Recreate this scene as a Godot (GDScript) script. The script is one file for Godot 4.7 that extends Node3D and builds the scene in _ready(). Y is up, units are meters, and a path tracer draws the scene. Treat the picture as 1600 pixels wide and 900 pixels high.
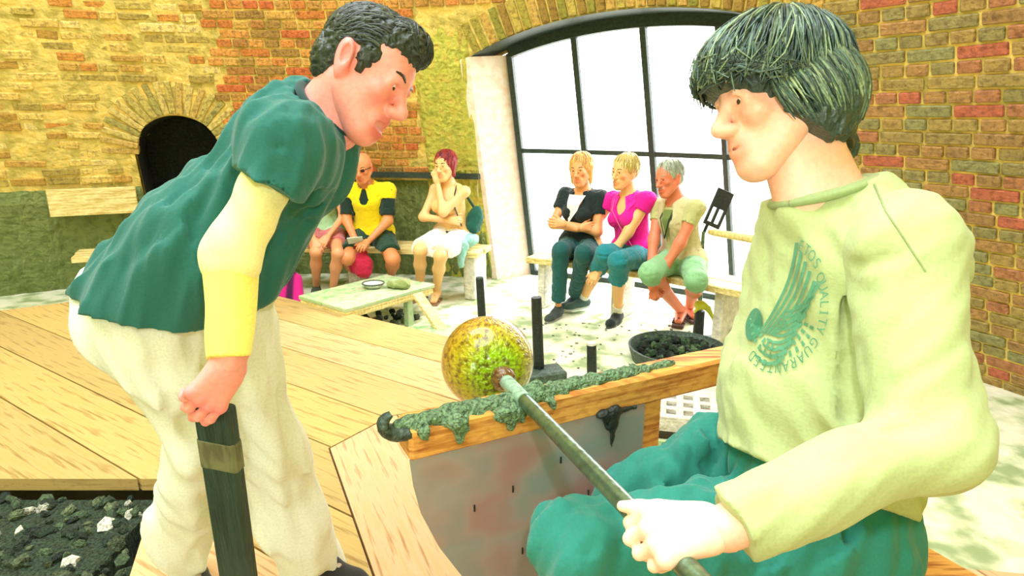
extends Node3D
# A glassworks cone of brick: two glassmakers at the bench, visitors on benches along the wall.

const PITCH := -15.0
const EYE := Vector3(0, 1.6, 0)
const CENTRE := Vector3(-1.78, 0, -1.3)      # axis of the round tower
const R0 := 5.3                              # inner radius at the floor
const LEAN := 0.33                           # how much the radius shrinks per metre of height
const DECK := 0.25                           # height of the plank platform

var jobs: Array = []
var M := {}
var tex := {}
var rng := RandomNumberGenerator.new()

func _ready() -> void:
	rng.seed = 7
	view_and_light()
	materials()
	setting()
	furniture()
	visitors()
	bent_man()
	seated_man()
	run_jobs()

func view_and_light() -> void:
	var cam := Camera3D.new(); cam.name = "camera"
	cam.position = EYE; cam.rotation_degrees.x = PITCH
	cam.fov = rad_to_deg(2.0 * atan(0.45)); cam.near = 0.05; cam.far = 200
	add_child(cam); cam.current = true
	var e := Environment.new()
	e.background_mode = Environment.BG_SKY
	var sky := ProceduralSkyMaterial.new()
	sky.sky_top_color = Color(0.93, 0.96, 1.0); sky.sky_horizon_color = Color(1, 1, 1)
	sky.ground_bottom_color = Color(0.8, 0.8, 0.78); sky.ground_horizon_color = Color(0.95, 0.95, 0.93)
	sky.sky_energy_multiplier = 4.4; sky.ground_energy_multiplier = 3.8
	e.sky = Sky.new(); e.sky.sky_material = sky
	e.tonemap_mode = Environment.TONE_MAPPER_LINEAR
	e.tonemap_exposure = 0.275
	e.sdfgi_enabled = true; e.ssao_enabled = true; e.ssil_enabled = true
	var w := WorldEnvironment.new(); w.name = "world_environment"; w.environment = e; add_child(w)
	# hazy sun that comes in through the big window
	var sun := DirectionalLight3D.new(); sun.name = "sun"
	sun.light_color = Color(1, 0.98, 0.92); sun.light_energy = 5.0; sun.light_angular_distance = 4.0; sun.shadow_enabled = true
	add_child(sun)
	sun.look_at_from_position(Vector3(5.2, 6.0, -9.0), Vector3(0.1, 0, -3.6))
	# the photographer's flash, above the camera
	var fl := OmniLight3D.new(); fl.name = "camera_flash_lamp"
	fl.position = Vector3(0.1, 1.88, 0.02); fl.light_energy = 3.2; fl.light_size = 0.04; fl.omni_range = 20; fl.omni_attenuation = 2.0
	fl.light_color = Color(1, 0.99, 0.97); fl.shadow_enabled = true
	add_child(fl)

# a point of the place: seen at that spot of the 1600 x 900 frame, that deep along the lens axis
func at(px: float, py: float, d: float) -> Vector3:
	return EYE + cv((px - 800.0) / 1000.0, (450.0 - py) / 1000.0, -1.0) * d
# a direction given as right / up / towards the viewer
func cv(x: float, y: float, z: float) -> Vector3:
	var p := deg_to_rad(PITCH)
	return Vector3(x, y * cos(p) - z * sin(p), y * sin(p) + z * cos(p))
# ---------------------------------------------------------------- nodes
func numbered(n: String) -> String:
	if not has_node(n): return n
	var k := 1
	while has_node("%s_%03d" % [n, k]): k += 1
	return "%s_%03d" % [n, k]
func tag(o: Node, label: String, category := "", group := "", kind := "") -> void:
	if label: o.set_meta("label", label)
	if category: o.set_meta("category", category)
	if group: o.set_meta("group", group)
	if kind: o.set_meta("kind", kind)
func thing(called: String, label: String, category: String, where := Vector3.ZERO, group := "") -> Node3D:
	var o := Node3D.new(); o.name = numbered(called); o.position = where
	add_child(o); tag(o, label, category, group)
	return o
func node(called: String, m: Mesh, mt: Material, parent: Node, t := Transform3D.IDENTITY) -> MeshInstance3D:
	var o := MeshInstance3D.new()
	if parent == self: called = numbered(called)
	o.name = called; o.mesh = m; o.material_override = mt; o.transform = t
	parent.add_child(o, true)
	return o
func part(called: String, g: Geo, mt: Material, parent: Node) -> MeshInstance3D:
	# geometry in world coordinates, kept relative to the thing's base
	var off: Vector3 = base_of(parent)
	if off != Vector3.ZERO:
		for i in g.v.size(): g.v[i] -= off
	return node(called, g.mesh(), mt, parent)
func base_of(n: Node) -> Vector3:
	var p := Vector3.ZERO
	while n != self:
		p += (n as Node3D).position; n = n.get_parent()
	return p
func structure(called: String, g: Geo, mt: Material, label := "", category := "") -> MeshInstance3D:
	var o := node(called, g.mesh(), mt, self)
	tag(o, label, category, "", "structure")
	return o
func skin_job(called: String, fields: Array, mt: Material, parent: Node, extra: Geo = null) -> MeshInstance3D:
	# fields: [[Field, cell], ...] meshed later and joined into one mesh
	var o := node(called, null, mt, parent)
	jobs.append({"o": o, "f": fields, "off": base_of(parent), "x": extra})
	return o
func run_jobs() -> void:
	var flat := []
	for j in jobs:
		for f in j.f: flat.append([f[0], f[1], j.off])
	var out := []; out.resize(flat.size())
	var id := WorkerThreadPool.add_group_task(func(i: int) -> void: out[i] = flat[i][0].net(flat[i][1], flat[i][2]), flat.size())
	WorkerThreadPool.wait_for_group_task_completion(id)
	var n := 0
	for j in jobs:
		var g := Geo.new()
		for f in j.f:
			g.add(out[n]); n += 1
		if j.x:
			for i in j.x.v.size(): j.x.v[i] -= j.off
			g.add([j.x.v, j.x.nn, j.x.c, j.x.ix])
		j.o.mesh = g.mesh()
func field(c: Color, k := 0.012) -> Field:
	var f := Field.new(); f.color = c; f.k = k
	return f
func frame(o: Vector3, x: Vector3, y: Vector3) -> Transform3D:
	x = x.normalized(); var z := x.cross(y).normalized()
	return Transform3D(Basis(x, z.cross(x), z), o)
func bar(g: Geo, a: Vector3, b: Vector3, w: float, h: float, bev := 0.004, up := Vector3.UP) -> void:
	g.box(frame((a + b) * 0.5, b - a, up), Vector3(a.distance_to(b), h, w), bev)
func lin(c: Color) -> Color:
	return c.srgb_to_linear()
func rgb(r: int, g: int, b: int) -> Color:
	return Color(r / 255.0, g / 255.0, b / 255.0)

# ---------------------------------------------------------------- materials
func noise_tex(freq: float, oct: int, ramp: Array, size := 256, kind := FastNoiseLite.TYPE_SIMPLEX_SMOOTH, sd := 1) -> NoiseTexture2D:
	var key := "%s|%s|%s|%s|%s|%s" % [freq, oct, ramp, size, kind, sd]
	if tex.has(key): return tex[key]
	var n := FastNoiseLite.new(); n.noise_type = kind; n.frequency = freq; n.fractal_octaves = oct; n.seed = sd
	var t := NoiseTexture2D.new(); t.noise = n; t.width = size; t.height = size; t.seamless = true
	var gr := Gradient.new(); gr.offsets = PackedFloat32Array(); gr.colors = PackedColorArray()
	var offs := PackedFloat32Array(); var cols := PackedColorArray()
	for e in ramp: offs.append(e[0]); cols.append(e[1])
	gr.offsets = offs; gr.colors = cols
	t.color_ramp = gr
	tex[key] = t
	return t
func grey(a: float, b: float) -> Array:
	return [[0.2, Color(a, a, a)], [0.8, Color(b, b, b)]]
# scale: texture repeats per metre; ramp multiplies the colour; bump in centimetres
func mat(c: Color, rough: float, scale := Vector3.ZERO, ramp: Array = [], freq := 0.02, oct := 4, bump := 0.0, world := true, bump_freq := 0.06) -> StandardMaterial3D:
	var m := StandardMaterial3D.new()
	m.albedo_color = c; m.roughness = rough; m.vertex_color_use_as_albedo = true
	if scale != Vector3.ZERO:
		m.uv1_triplanar = true; m.uv1_world_triplanar = world; m.uv1_scale = scale
		if ramp.size(): m.albedo_texture = noise_tex(freq, oct, ramp)
		if bump != 0.0:
			m.heightmap_enabled = true; m.heightmap_scale = bump
			m.heightmap_texture = noise_tex(bump_freq, 4, grey(0, 1), 256, FastNoiseLite.TYPE_SIMPLEX_SMOOTH, 5)
	return m
func materials() -> void:
	var W := Color.WHITE
	M.brick = mat(W, 0.85, Vector3(3, 3, 3), [[0.25, Color(0.72, 0.68, 0.62)], [0.5, W], [0.8, Color(1.0, 0.97, 0.86)]], 0.03, 5, 0.5)
	M.mortar = mat(rgb(234, 208, 122), 0.95, Vector3(1.2, 1.2, 1.2), [[0.25, Color(0.72, 0.74, 0.6)], [0.55, W], [0.8, Color(1, 0.95, 0.8)]], 0.02, 5, 1.0)
	M.plaster = mat(rgb(204, 192, 104), 0.95, Vector3(1.1, 1.1, 1.1), [[0.2, Color(0.76, 0.82, 0.66)], [0.5, Color(0.95, 1, 0.8)], [0.8, Color(1, 0.92, 0.85)]], 0.03, 5, 1.6)
	M.low_wall = mat(rgb(122, 134, 80), 0.95, Vector3(1.3, 1.3, 1.3), [[0.2, Color(0.76, 0.8, 0.7)], [0.5, W], [0.8, Color(1.15, 1.08, 0.95)]], 0.03, 5, 1.2)
	M.soot = mat(rgb(22, 32, 22), 0.95, Vector3(2, 2, 2), [[0.2, Color(0.4, 0.5, 0.4)], [0.7, W], [0.8, Color(2.0, 2.0, 1.6)]], 0.05, 5, 1.5)
	M.reveal = mat(rgb(250, 238, 226), 0.9, Vector3(2, 2, 2), [[0.3, Color(0.97, 0.9, 0.87)], [0.6, W]], 0.02, 4, 0.4)
	M.frame = mat(rgb(38, 58, 50), 0.5, Vector3(4, 4, 4), grey(0.7, 1.1), 0.03, 3, 0.15)
	M.floor = mat(rgb(228, 226, 200), 0.9, Vector3(0.45, 0.45, 0.45), [[0.22, Color(0.66, 0.74, 0.6)], [0.42, Color(0.88, 0.92, 0.84)], [0.6, W]], 0.03, 5, 0.8)
	M.ground = mat(rgb(226, 222, 205), 0.95, Vector3(0.3, 0.3, 0.3), grey(0.85, 1.0), 0.03, 4, 1.0)
	M.plank = mat(rgb(240, 236, 236), 0.7, Vector3(0.5, 7, 7), [[0.1, Color(0.8, 0.74, 0.6)], [0.4, W], [0.8, Color(1.04, 0.97, 0.9)]], 0.02, 5, 0.08, false, 0.03)
	M.timber = mat(rgb(224, 164, 84), 0.6, Vector3(0.8, 9, 9), [[0.2, Color(0.72, 0.56, 0.4)], [0.5, W], [0.8, Color(1.06, 1, 0.9)]], 0.02, 5, 0.1, false, 0.03)
	M.cream_wood = mat(rgb(232, 214, 150), 0.7, Vector3(0.8, 8, 8), [[0.2, Color(0.8, 0.74, 0.55)], [0.6, W]], 0.02, 4, 0.1, false, 0.03)
	M.under = mat(rgb(52, 44, 26), 0.9)
	M.iron = mat(rgb(84, 104, 92), 0.55, Vector3(5, 5, 5), grey(0.6, 1.15), 0.03, 4, 0.3)
	M.iron.metallic = 0.35
	M.dark_iron = mat(rgb(26, 38, 34), 0.55, Vector3(6, 6, 6), grey(0.6, 1.2), 0.03, 4, 0.2)
	M.crust = mat(rgb(122, 156, 116), 0.85, Vector3(7, 7, 7), [[0.2, Color(0.4, 0.45, 0.42)], [0.5, W], [0.8, Color(1.4, 1.45, 1.25)]], 0.04, 5, 0.9)
	M.shield = mat(rgb(158, 146, 142), 0.5, Vector3(1.6, 1.6, 1.6), [[0.25, Color(0.84, 0.99, 1.04)], [0.5, W], [0.78, Color(1.16, 0.86, 0.86)]], 0.012, 3, 0.04)
	M.cinder = mat(W, 0.9, Vector3(6, 6, 6), grey(0.5, 1.2), 0.04, 4, 0.8)
	M.concrete = mat(rgb(240, 236, 222), 0.9, Vector3(2, 2, 2), grey(0.82, 1.0), 0.03, 4, 0.6)
	M.sheet = mat(rgb(186, 200, 164), 0.6, Vector3(1.5, 1.5, 1.5), [[0.25, Color(0.78, 0.95, 0.78)], [0.5, W], [0.75, Color(1.05, 0.95, 0.9)]], 0.03, 4, 0.2)
	M.skin = mat(W, 0.5, Vector3(5, 5, 5), [[0.3, Color(0.98, 0.95, 0.94)], [0.6, W]], 0.05, 4, 0.02)
	M.skin.subsurf_scatter_enabled = true; M.skin.subsurf_scatter_strength = 0.12
	M.cloth = mat(W, 0.9, Vector3(9, 9, 9), grey(0.95, 1.03), 0.05, 4, 0.03)
	M.cloth.rim_enabled = true; M.cloth.rim = 0.25; M.cloth.rim_tint = 0.6
	M.hair = mat(W, 0.42, Vector3(8, 8, 8), grey(0.75, 1.15), 0.06, 3, 0.1)
	M.paint = mat(W, 0.6)
	M.shiny = mat(W, 0.25)
	M.steel = mat(rgb(120, 150, 128), 0.28, Vector3(4, 4, 4), grey(0.75, 1.1), 0.03, 4, 0.05)
	M.steel.metallic = 0.85
	var pane := StandardMaterial3D.new()
	pane.transparency = BaseMaterial3D.TRANSPARENCY_ALPHA; pane.albedo_color = Color(0.97, 1, 0.99, 0.04); pane.roughness = 0.03
	M.pane = pane
func tone(c: Color, amount := 0.12) -> Color:
	var d := rng.randf_range(1.0 - amount, 1.0 + amount)
	return Color(c.r * d, c.g * d, c.b * d)
# ---------------------------------------------------------------- the tower, its window and floors
func cone(az: float, h: float, dr := 0.0) -> Vector3:
	var a := deg_to_rad(az)
	var r := R0 - LEAN * h + dr
	return CENTRE + Vector3(sin(a) * r, h, -cos(a) * r)
func wall_frame(az: float, h: float, dr := 0.0) -> Transform3D:
	# x to the right along the course, y up the leaning wall, z into the room
	var a := deg_to_rad(az)
	var t := Vector3(cos(a), 0, sin(a))
	var u := (cone(az, h + 0.1) - cone(az, h)).normalized()
	return Transform3D(Basis(t, u, t.cross(u)), cone(az, h, dr))
func arch_h(az: float) -> float:
	var u := (az - 35.0) / 17.0
	return 2.08 + 0.27 * (sqrt(maxf(0.0, 1.9 - u * u)) - sqrt(0.9)) / (sqrt(1.9) - sqrt(0.9))
func niche_h(az: float) -> float:
	var x := (az + 15.0) / 4.3
	return 1.28 + 0.33 * sqrt(maxf(0.0, 1.0 - x * x))
const TOP := 6.5
const THICK := 0.5
func shell_strip(g: Geo, a0: float, a1: float, b0: float, b1: float, t0: float, t1: float) -> void:
	# a piece of wall with thickness: from the bottom heights b to the top heights t
	var i := [cone(a0, b0), cone(a1, b1), cone(a1, t1), cone(a0, t0)]
	var o := [cone(a0, b0, THICK), cone(a1, b1, THICK), cone(a1, t1, THICK), cone(a0, t0, THICK)]
	g.quad(i[0], i[1], i[2], i[3])
	g.quad(o[1], o[0], o[3], o[2])
	g.quad(i[3], i[2], o[2], o[3])
	g.quad(i[1], i[0], o[0], o[1])
func wall_piece(called: String, a0: float, a1: float, holes: Array, mt: Material, label: String) -> MeshInstance3D:
	# holes: [from, to, bottom Callable, top Callable]
	var g := Geo.new()
	var stops := [a0]
	var a := a0
	while a < a1 - 0.01:
		var step := 3.0
		for h in holes:
			if a > h[0] - 3.01 and a < h[1] + 0.01: step = 0.5
		a = minf(a + step, a1); stops.append(a)
	for k in stops.size() - 1:
		var l: float = stops[k]; var r: float = stops[k + 1]
		var mid := (l + r) * 0.5
		var hole = null
		for h in holes:
			if mid > h[0] and mid < h[1]: hole = h
		if hole == null:
			shell_strip(g, l, r, -0.1, -0.1, TOP, TOP)
		else:
			shell_strip(g, l, r, hole[3].call(l), hole[3].call(r), TOP, TOP)
			if hole[2] > 0.0: shell_strip(g, l, r, -0.1, -0.1, hole[2], hole[2])
	for h in holes:
		for s in 2:
			var e: float = h[s]
			var q := [cone(e, maxf(h[2], -0.1)), cone(e, h[3].call(e)), cone(e, h[3].call(e), THICK), cone(e, maxf(h[2], -0.1), THICK)]
			if s == 0: g.quad(q[0], q[3], q[2], q[1])
			else: g.quad(q[0], q[1], q[2], q[3])
	return structure(called, g, mt, label, "wall")

var brick_sizes := {}
func brick_mesh(l: float, h: float, variant: int) -> ArrayMesh:
	var key := "%.3f %.3f %d" % [l, h, variant]
	if not brick_sizes.has(key):
		var r := RandomNumberGenerator.new(); r.seed = variant * 31 + int(l * 1000)
		var g := Geo.new()
		g.box(Transform3D(Basis.from_euler(Vector3(r.randf_range(-0.03, 0.03), r.randf_range(-0.03, 0.03), r.randf_range(-0.02, 0.02))), Vector3.ZERO), Vector3(l, h, 0.09), 0.006)
		brick_sizes[key] = g.mesh()
	return brick_sizes[key]
var tints := {}
func brick_mat(c: Color) -> StandardMaterial3D:
	var key := "%.2f %.2f %.2f" % [c.r, c.g, c.b]
	if not tints.has(key):
		var m: StandardMaterial3D = M.brick.duplicate(); m.albedo_color = c; tints[key] = m
	return tints[key]
func lay(wall: Node3D, list: Array) -> void:
	# list of [transform, length, height, colour]; the 300 nearest singly, the rest as one part
	list.sort_custom(func(p: Array, q: Array) -> bool: return p[0].origin.distance_to(EYE) < q[0].origin.distance_to(EYE))
	var g := Geo.new()
	for k in list.size():
		var b: Array = list[k]
		if k < 300:
			node("brick", brick_mesh(b[1], b[2], k % 4), brick_mat(b[3]), wall, b[0])
		else:
			g.col = lin(b[3])
			g.box(b[0], Vector3(b[1], b[2], 0.09), 0.006)
	if g.v.size(): tag(part("brick_courses", g, M.brick, wall), "", "", "", "stuff")
func courses(a0: float, a1: float, h0: float, h1: float, pal: Array, skip: Callable, lay_h := 0.077, rough := 0.0, loose := 0.0) -> Array:
	var out := []
	var h := h0
	var row := 0
	while h < h1:
		var a := a0
		var per := rad_to_deg(1.0 / (R0 - LEAN * h))
		var header := row % 2 == 1
		a -= per * (0.06 if header else 0.18) * (1.0 if row % 4 < 2 else 1.6)
		while a < a1:
			var l := 0.118 if header else 0.24
			if rough > 0.0: l = rng.randf_range(0.11, 0.3)
			var ac := a + per * (l + 0.012) * 0.5
			a += per * (l + 0.014)
			if a <= a0 or ac < a0 or ac > a1 or skip.call(ac, h): continue
			if loose > 0.0 and rng.randf() < loose: continue
			var c: Color = pal[rng.randi() % pal.size()]
			var t := wall_frame(ac, h, 0.032 + rng.randf_range(-0.005, 0.004 + rough * 0.02))
			if rough > 0.0: t.basis = t.basis * Basis.from_euler(Vector3(0, rng.randf_range(-0.05, 0.05), rng.randf_range(-0.04, 0.04)))
			out.append([t, l, lay_h - 0.014 - rng.randf() * rough * 0.02, c])
		h += lay_h * cos(atan(LEAN)); row += 1
	return out

func setting() -> void:
	# floor of the hall and the ground outside
	var g := Geo.new()
	g.lathe([Vector2(0.001, -0.3), Vector2(6.6, -0.3), Vector2(6.6, 0.0), Vector2(0.001, 0.0)], 64, Transform3D(Basis(), CENTRE))
	structure("floor", g, M.floor, "pale dusty stone floor of the round glassworks hall", "floor")
	g = Geo.new()
	g.lathe([Vector2(6.5, -0.04), Vector2(60, -0.04)], 64, Transform3D(Basis(Vector3(1, 0, 0), Vector3(0, 1, 0), Vector3(0, 0, 1)), CENTRE))
	structure("ground", g, M.ground, "bright pale ground outside the big arched window", "ground")
	# walls
	var nt := func(a: float) -> float: return niche_h(a)
	var at_ := func(a: float) -> float: return arch_h(a)
	var door_h := func(_a: float) -> float: return 2.6
	var wl := wall_piece("wall_left", -60, -10, [[-19.3, -10.7, 0.6, nt]], M.mortar, "rough yellow stone and brick wall at left behind the bending man")
	var wb := wall_piece("wall_back", -10, 52, [[18.0, 52.0, -0.1, at_]], M.mortar, "leaning back wall of red and ochre bricks around the big window")
	var wr := wall_piece("wall_right", 52, 100, [], M.mortar, "olive and brown brick wall behind the sitting man at right")
	wall_piece("wall_front", 100, 300, [[190, 206, -0.1, door_h]], M.plaster, "round wall behind the camera with one open doorway")
	# plaster smeared along the window and the dirty foot of the wall, thin coats that stand off the wall
	g = Geo.new()
	coat(g, 11.5, 18.0, func(a: float) -> float: return 0.0, func(a: float) -> float: return 2.3 + 0.05 * sin(a * 3.0), 0.045)
	part("plaster_coat", g, M.plaster, wb)
	g = Geo.new()
	coat(g, -10, 17.9, func(a: float) -> float: return 0.0, func(a: float) -> float: return 1.02 if a < 11.5 else 0.7, 0.05)
	part("lower_wall_coat", g, M.low_wall, wb)
	g = Geo.new()
	coat(g, -60, -19.5, func(a: float) -> float: return 0.0, func(a: float) -> float: return 0.98, 0.05)
	part("lower_wall_coat", g, M.low_wall, wl)
	g = Geo.new()
	for k in 17:
		var a0 := -19.3 + k * 8.6 / 17.0; var a1 := a0 + 8.6 / 17.0
		g.quad(cone(a0, 0.6, 0.02), cone(a1, 0.6, 0.02), cone(a1, 0.6, 0.48), cone(a0, 0.6, 0.48))
		g.quad(cone(a0, 0.6, 0.46), cone(a1, 0.6, 0.46), cone(a1, 1.9, 0.46), cone(a0, 1.9, 0.46))
	for s in 2:
		var e := -19.29 if s == 0 else -10.71
		g.quad(cone(e, 0.6, 0.01), cone(e, 0.6, 0.46), cone(e, 1.29, 0.46), cone(e, 1.29, 0.01))
	for k in 40:
		var x0 := -19.3 + 8.6 * (0.5 - 0.5 * cos(PI * k / 40.0)); var x1 := -19.3 + 8.6 * (0.5 - 0.5 * cos(PI * (k + 1) / 40.0))
		g.quad(cone(x0, niche_h(x0) - 0.004, 0.01), cone(x0, niche_h(x0) - 0.004, 0.46), cone(x1, niche_h(x1) - 0.004, 0.46), cone(x1, niche_h(x1) - 0.004, 0.01))
	part("niche_lining", g, M.soot, wl)
	g = Geo.new()
	bar(g, cone(-28, 0.86, -0.1), cone(-20.0, 0.86, -0.1), 0.03, 0.24, 0.004)
	part("board", g, M.cream_wood, wl)
	# bricks
	var ochre := [rgb(226, 196, 110), rgb(206, 166, 84), rgb(236, 214, 140), rgb(190, 152, 70), rgb(214, 150, 70), rgb(180, 160, 84), rgb(232, 206, 120), rgb(200, 180, 96)]
	var red := [rgb(214, 142, 72), rgb(204, 128, 62), rgb(222, 160, 84), rgb(180, 128, 66), rgb(206, 112, 62), rgb(198, 150, 76), rgb(168, 132, 68), rgb(218, 172, 90)]
	var brown := [rgb(174, 134, 84), rgb(158, 138, 84), rgb(186, 104, 80), rgb(166, 144, 84), rgb(148, 138, 90), rgb(176, 120, 84), rgb(160, 126, 80), rgb(146, 144, 98), rgb(168, 140, 82)]
	var no := func(_a: float, _h: float) -> bool: return false
	lay(wr, courses(52.4, 74, 0.03, 2.75, brown, no))
	var in_band := func(a: float, h: float) -> bool:
		if a < 11.0 + sin(h * 9.0) * 0.8: return false
		if a < 18.0: return h < 2.45
		return h < arch_h(a) + 0.3
	var back := courses(-9.8, 52.0, 1.12, 2.85, red, in_band)
	# the arch of standing bricks over the window
	var a := 17.4
	while a < 52.6:
		var ht := arch_h(clampf(a, 18.0, 52.0))
		var slope := (arch_h(minf(a + 0.5, 52.0)) - arch_h(maxf(a - 0.5, 18.0))) / deg_to_rad(1.0) / (R0 - LEAN * ht)
		var t := wall_frame(a, ht + 0.14, 0.03 + rng.randf_range(-0.006, 0.006))
		t.basis = t.basis * Basis(Vector3.BACK, atan(slope) * 0.9)
		back.append([t, 0.064, 0.25, [rgb(172, 160, 70), rgb(196, 176, 88), rgb(150, 146, 62), rgb(206, 170, 90), rgb(160, 130, 60)][rng.randi() % 5]])
		a += 1.02
	lay(wb, back)
	var ring := func(az: float, h: float) -> bool:
		var x := deg_to_rad(az + 15.0) * (R0 - LEAN * h)
		var y := (h - 1.28)
		return (Vector2(x, y).length() < 0.66 and y > -0.02) or (absf(x) < 0.43 and y <= 0.0)
	var left := courses(-37, -10.0, 1.06, 2.75, ochre, ring, 0.083, 1.0, 0.02)
	for k in 21:
		var an := PI * (k + 0.5) / 21.0
		var rr := 0.49
		var h := 1.28 + sin(an) * rr
		var az := -15.0 - rad_to_deg(cos(an) * rr / (R0 - LEAN * h))
		var t := wall_frame(az, h, 0.03 + rng.randf_range(-0.008, 0.008))
		t.basis = t.basis * Basis(Vector3.BACK, PI / 2 - an)
		left.append([t, 0.052, 0.29, [rgb(200, 184, 104), rgb(176, 168, 98), rgb(216, 196, 120), rgb(150, 150, 92), rgb(206, 176, 100)][rng.randi() % 5]])
	lay(wl, left)
	# dark timber rail along the wall above the visitors' bench
	g = Geo.new()
	var arc := func(r0: float, r1: float, h0: float, h1: float, b0: float, b1: float) -> void:
		var n := int(ceil(absf(b1 - b0) / 2.0))
		for k in n:
			var p := lerpf(b0, b1, float(k) / n); var q := lerpf(b0, b1, float(k + 1) / n)
			var f := func(az: float, r: float, h: float) -> Vector3: return CENTRE + Vector3(sin(deg_to_rad(az)) * r, h, -cos(deg_to_rad(az)) * r)
			g.quad(f.call(p, r0, h0), f.call(q, r0, h0), f.call(q, r0, h1), f.call(p, r0, h1))
			g.quad(f.call(q, r1, h0), f.call(p, r1, h0), f.call(p, r1, h1), f.call(q, r1, h1))
			g.quad(f.call(p, r0, h1), f.call(q, r0, h1), f.call(q, r1, h1), f.call(p, r1, h1))
			g.quad(f.call(q, r0, h0), f.call(p, r0, h0), f.call(p, r1, h0), f.call(q, r1, h0))
			if k == 0: g.quad(f.call(p, r0, h0), f.call(p, r0, h1), f.call(p, r1, h1), f.call(p, r1, h0))
			if k == n - 1: g.quad(f.call(q, r0, h0), f.call(q, r1, h0), f.call(q, r1, h1), f.call(q, r0, h1))
	arc.call(4.86, 4.96, 1.04, 1.09, -9.6, 17.6)
	structure("trim_1", g, M.frame, "dark ledge along the brick wall above the visitors' heads", "ledge")
	g = Geo.new()
	arc.call(4.82, 4.97, 1.0, 1.06, -60, -19.6)
	structure("trim_2", g, M.frame, "dark ledge on the rough wall at far left", "ledge")
	window()
	# benches along the wall
	bench(-26, 19.4, "long cream plank bench under the brick wall at left, on pale blocks", [18.2, 4.0, -10, -24], true)
	bench(25.4, 49.3, "pale plank bench in front of the big window on thin block legs", [35.6, 46.6, 27.0], false)
	platform()

func coat(g: Geo, a0: float, a1: float, lo: Callable, hi: Callable, off: float) -> void:
	var n := int((a1 - a0) * 2.0)
	for k in n:
		var p := lerpf(a0, a1, float(k) / n); var q := lerpf(a0, a1, float(k + 1) / n)
		var hp := float(hi.call(p)); var hq := float(hi.call(q))
		var m := 8
		for j in m:
			var f := func(az: float, h: float, u: float) -> Vector3:
				var w := off * (0.75 + 0.35 * sin(az * 7.3 + h * 23.0) * sin(h * 13.0 + az * 3.1))
				return cone(az, h, -w if u < 1.0 and az > a0 + 0.01 and az < a1 - 0.01 else 0.002)
			var u0 := float(j) / m; var u1 := float(j + 1) / m
			g.quad(f.call(p, hp * u0, u0), f.call(q, hq * u0, u0), f.call(q, hq * u1, u1), f.call(p, hp * u1, u1))

func window() -> void:
	var w := Node3D.new(); w.name = "window_1"; w.position = cone(35, 0); add_child(w)
	tag(w, "big arched window of wide panes with dark bars behind the visitors", "window", "", "structure")
	var g := Geo.new()
	# splayed white reveal: inner opening 18 to 52 degrees, frame 21 to 49 degrees
	var OUT := 0.36
	for s in 2:
		var a := 18.02 if s == 0 else 51.98
		var b := 21.0 if s == 0 else 49.0
		var q := [cone(a, 0, -0.03), cone(a, arch_h(a), -0.03), cone(b, arch_h(b) - 0.06, OUT), cone(b, 0, OUT)]
		if s == 0: g.quad(q[0], q[3], q[2], q[1])
		else: g.quad(q[0], q[1], q[2], q[3])
		var o := [cone(b, 0, OUT), cone(b, arch_h(b), OUT), cone(b, arch_h(b), THICK + 0.01), cone(b, 0, THICK + 0.01)]
		if s == 0: g.quad(o[0], o[3], o[2], o[1])
		else: g.quad(o[0], o[1], o[2], o[3])
		var e := [cone(a, 0, THICK + 0.01), cone(a, arch_h(a), THICK + 0.01), cone(b, arch_h(b), THICK + 0.01), cone(b, 0, THICK + 0.01)]
		g.quad(e[0], e[1], e[2], e[3])
		var c0 := 17.0 if s == 0 else 53.0
		var lip := [cone(c0, 0, -0.03), cone(c0, arch_h(a) - 0.02, -0.03), cone(a, arch_h(a), -0.03), cone(a, 0, -0.03)]
		if s == 0: g.quad(lip[0], lip[3], lip[2], lip[1])
		else: g.quad(lip[0], lip[1], lip[2], lip[3])
	part("reveal", g, M.reveal, w)
	g = Geo.new()
	for k in 34:
		var a := 18.0 + k; var b := a + 1.0
		g.quad(cone(a, arch_h(a) - 0.004, -0.02), cone(a, arch_h(a) - 0.004, OUT), cone(b, arch_h(b) - 0.004, OUT), cone(b, arch_h(b) - 0.004, -0.02))
	part("soffit", g, M.frame, w)
	g = Geo.new()
	var dr := OUT - 0.05
	for k in 28:
		var a := 21.0 + k; var b := a + 1.0
		bar(g, cone(a, arch_h(a) - 0.045, dr), cone(b, arch_h(b) - 0.045, dr), 0.07, 0.09, 0.0)
	for a in [21.0, 49.0]: bar(g, cone(a, 0, dr), cone(a, arch_h(a) - 0.05, dr), 0.06, 0.05, 0.003, wall_frame(a, 1).basis.x)
	for k in 28:
		bar(g, cone(21.0 + k, 0.025, dr), cone(22.0 + k, 0.025, dr), 0.06, 0.05, 0.0)
	part("frame", g, M.frame, w)
	for a in [28.0, 35.0, 42.0]:
		g = Geo.new()
		bar(g, cone(a, 0.03, dr), cone(a, arch_h(a) - 0.06, dr), 0.05, 0.05 if a < 40 else 0.04, 0.003, wall_frame(a, 1).basis.x)
		part("mullion", g, M.frame, w)
	g = Geo.new()
	for k in 28: bar(g, cone(21.0 + k, 1.29, dr), cone(22.0 + k, 1.29, dr), 0.04, 0.04, 0.0)
	part("transom", g, M.frame, w)
	for k in 4:
		for s in 2:
			g = Geo.new()
			for j in 7:
				var a := 21.0 + k * 7.0 + j; var b := a + 1.0
				var h0 := 0.04 if s == 0 else 1.31
				var ha := 1.27 if s == 0 else arch_h(a) - 0.08
				var hb := 1.27 if s == 0 else arch_h(b) - 0.08
				g.quad(cone(a, h0, dr), cone(b, h0, dr), cone(b, hb, dr), cone(a, ha, dr))
			part("pane", g, M.pane, w)

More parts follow.
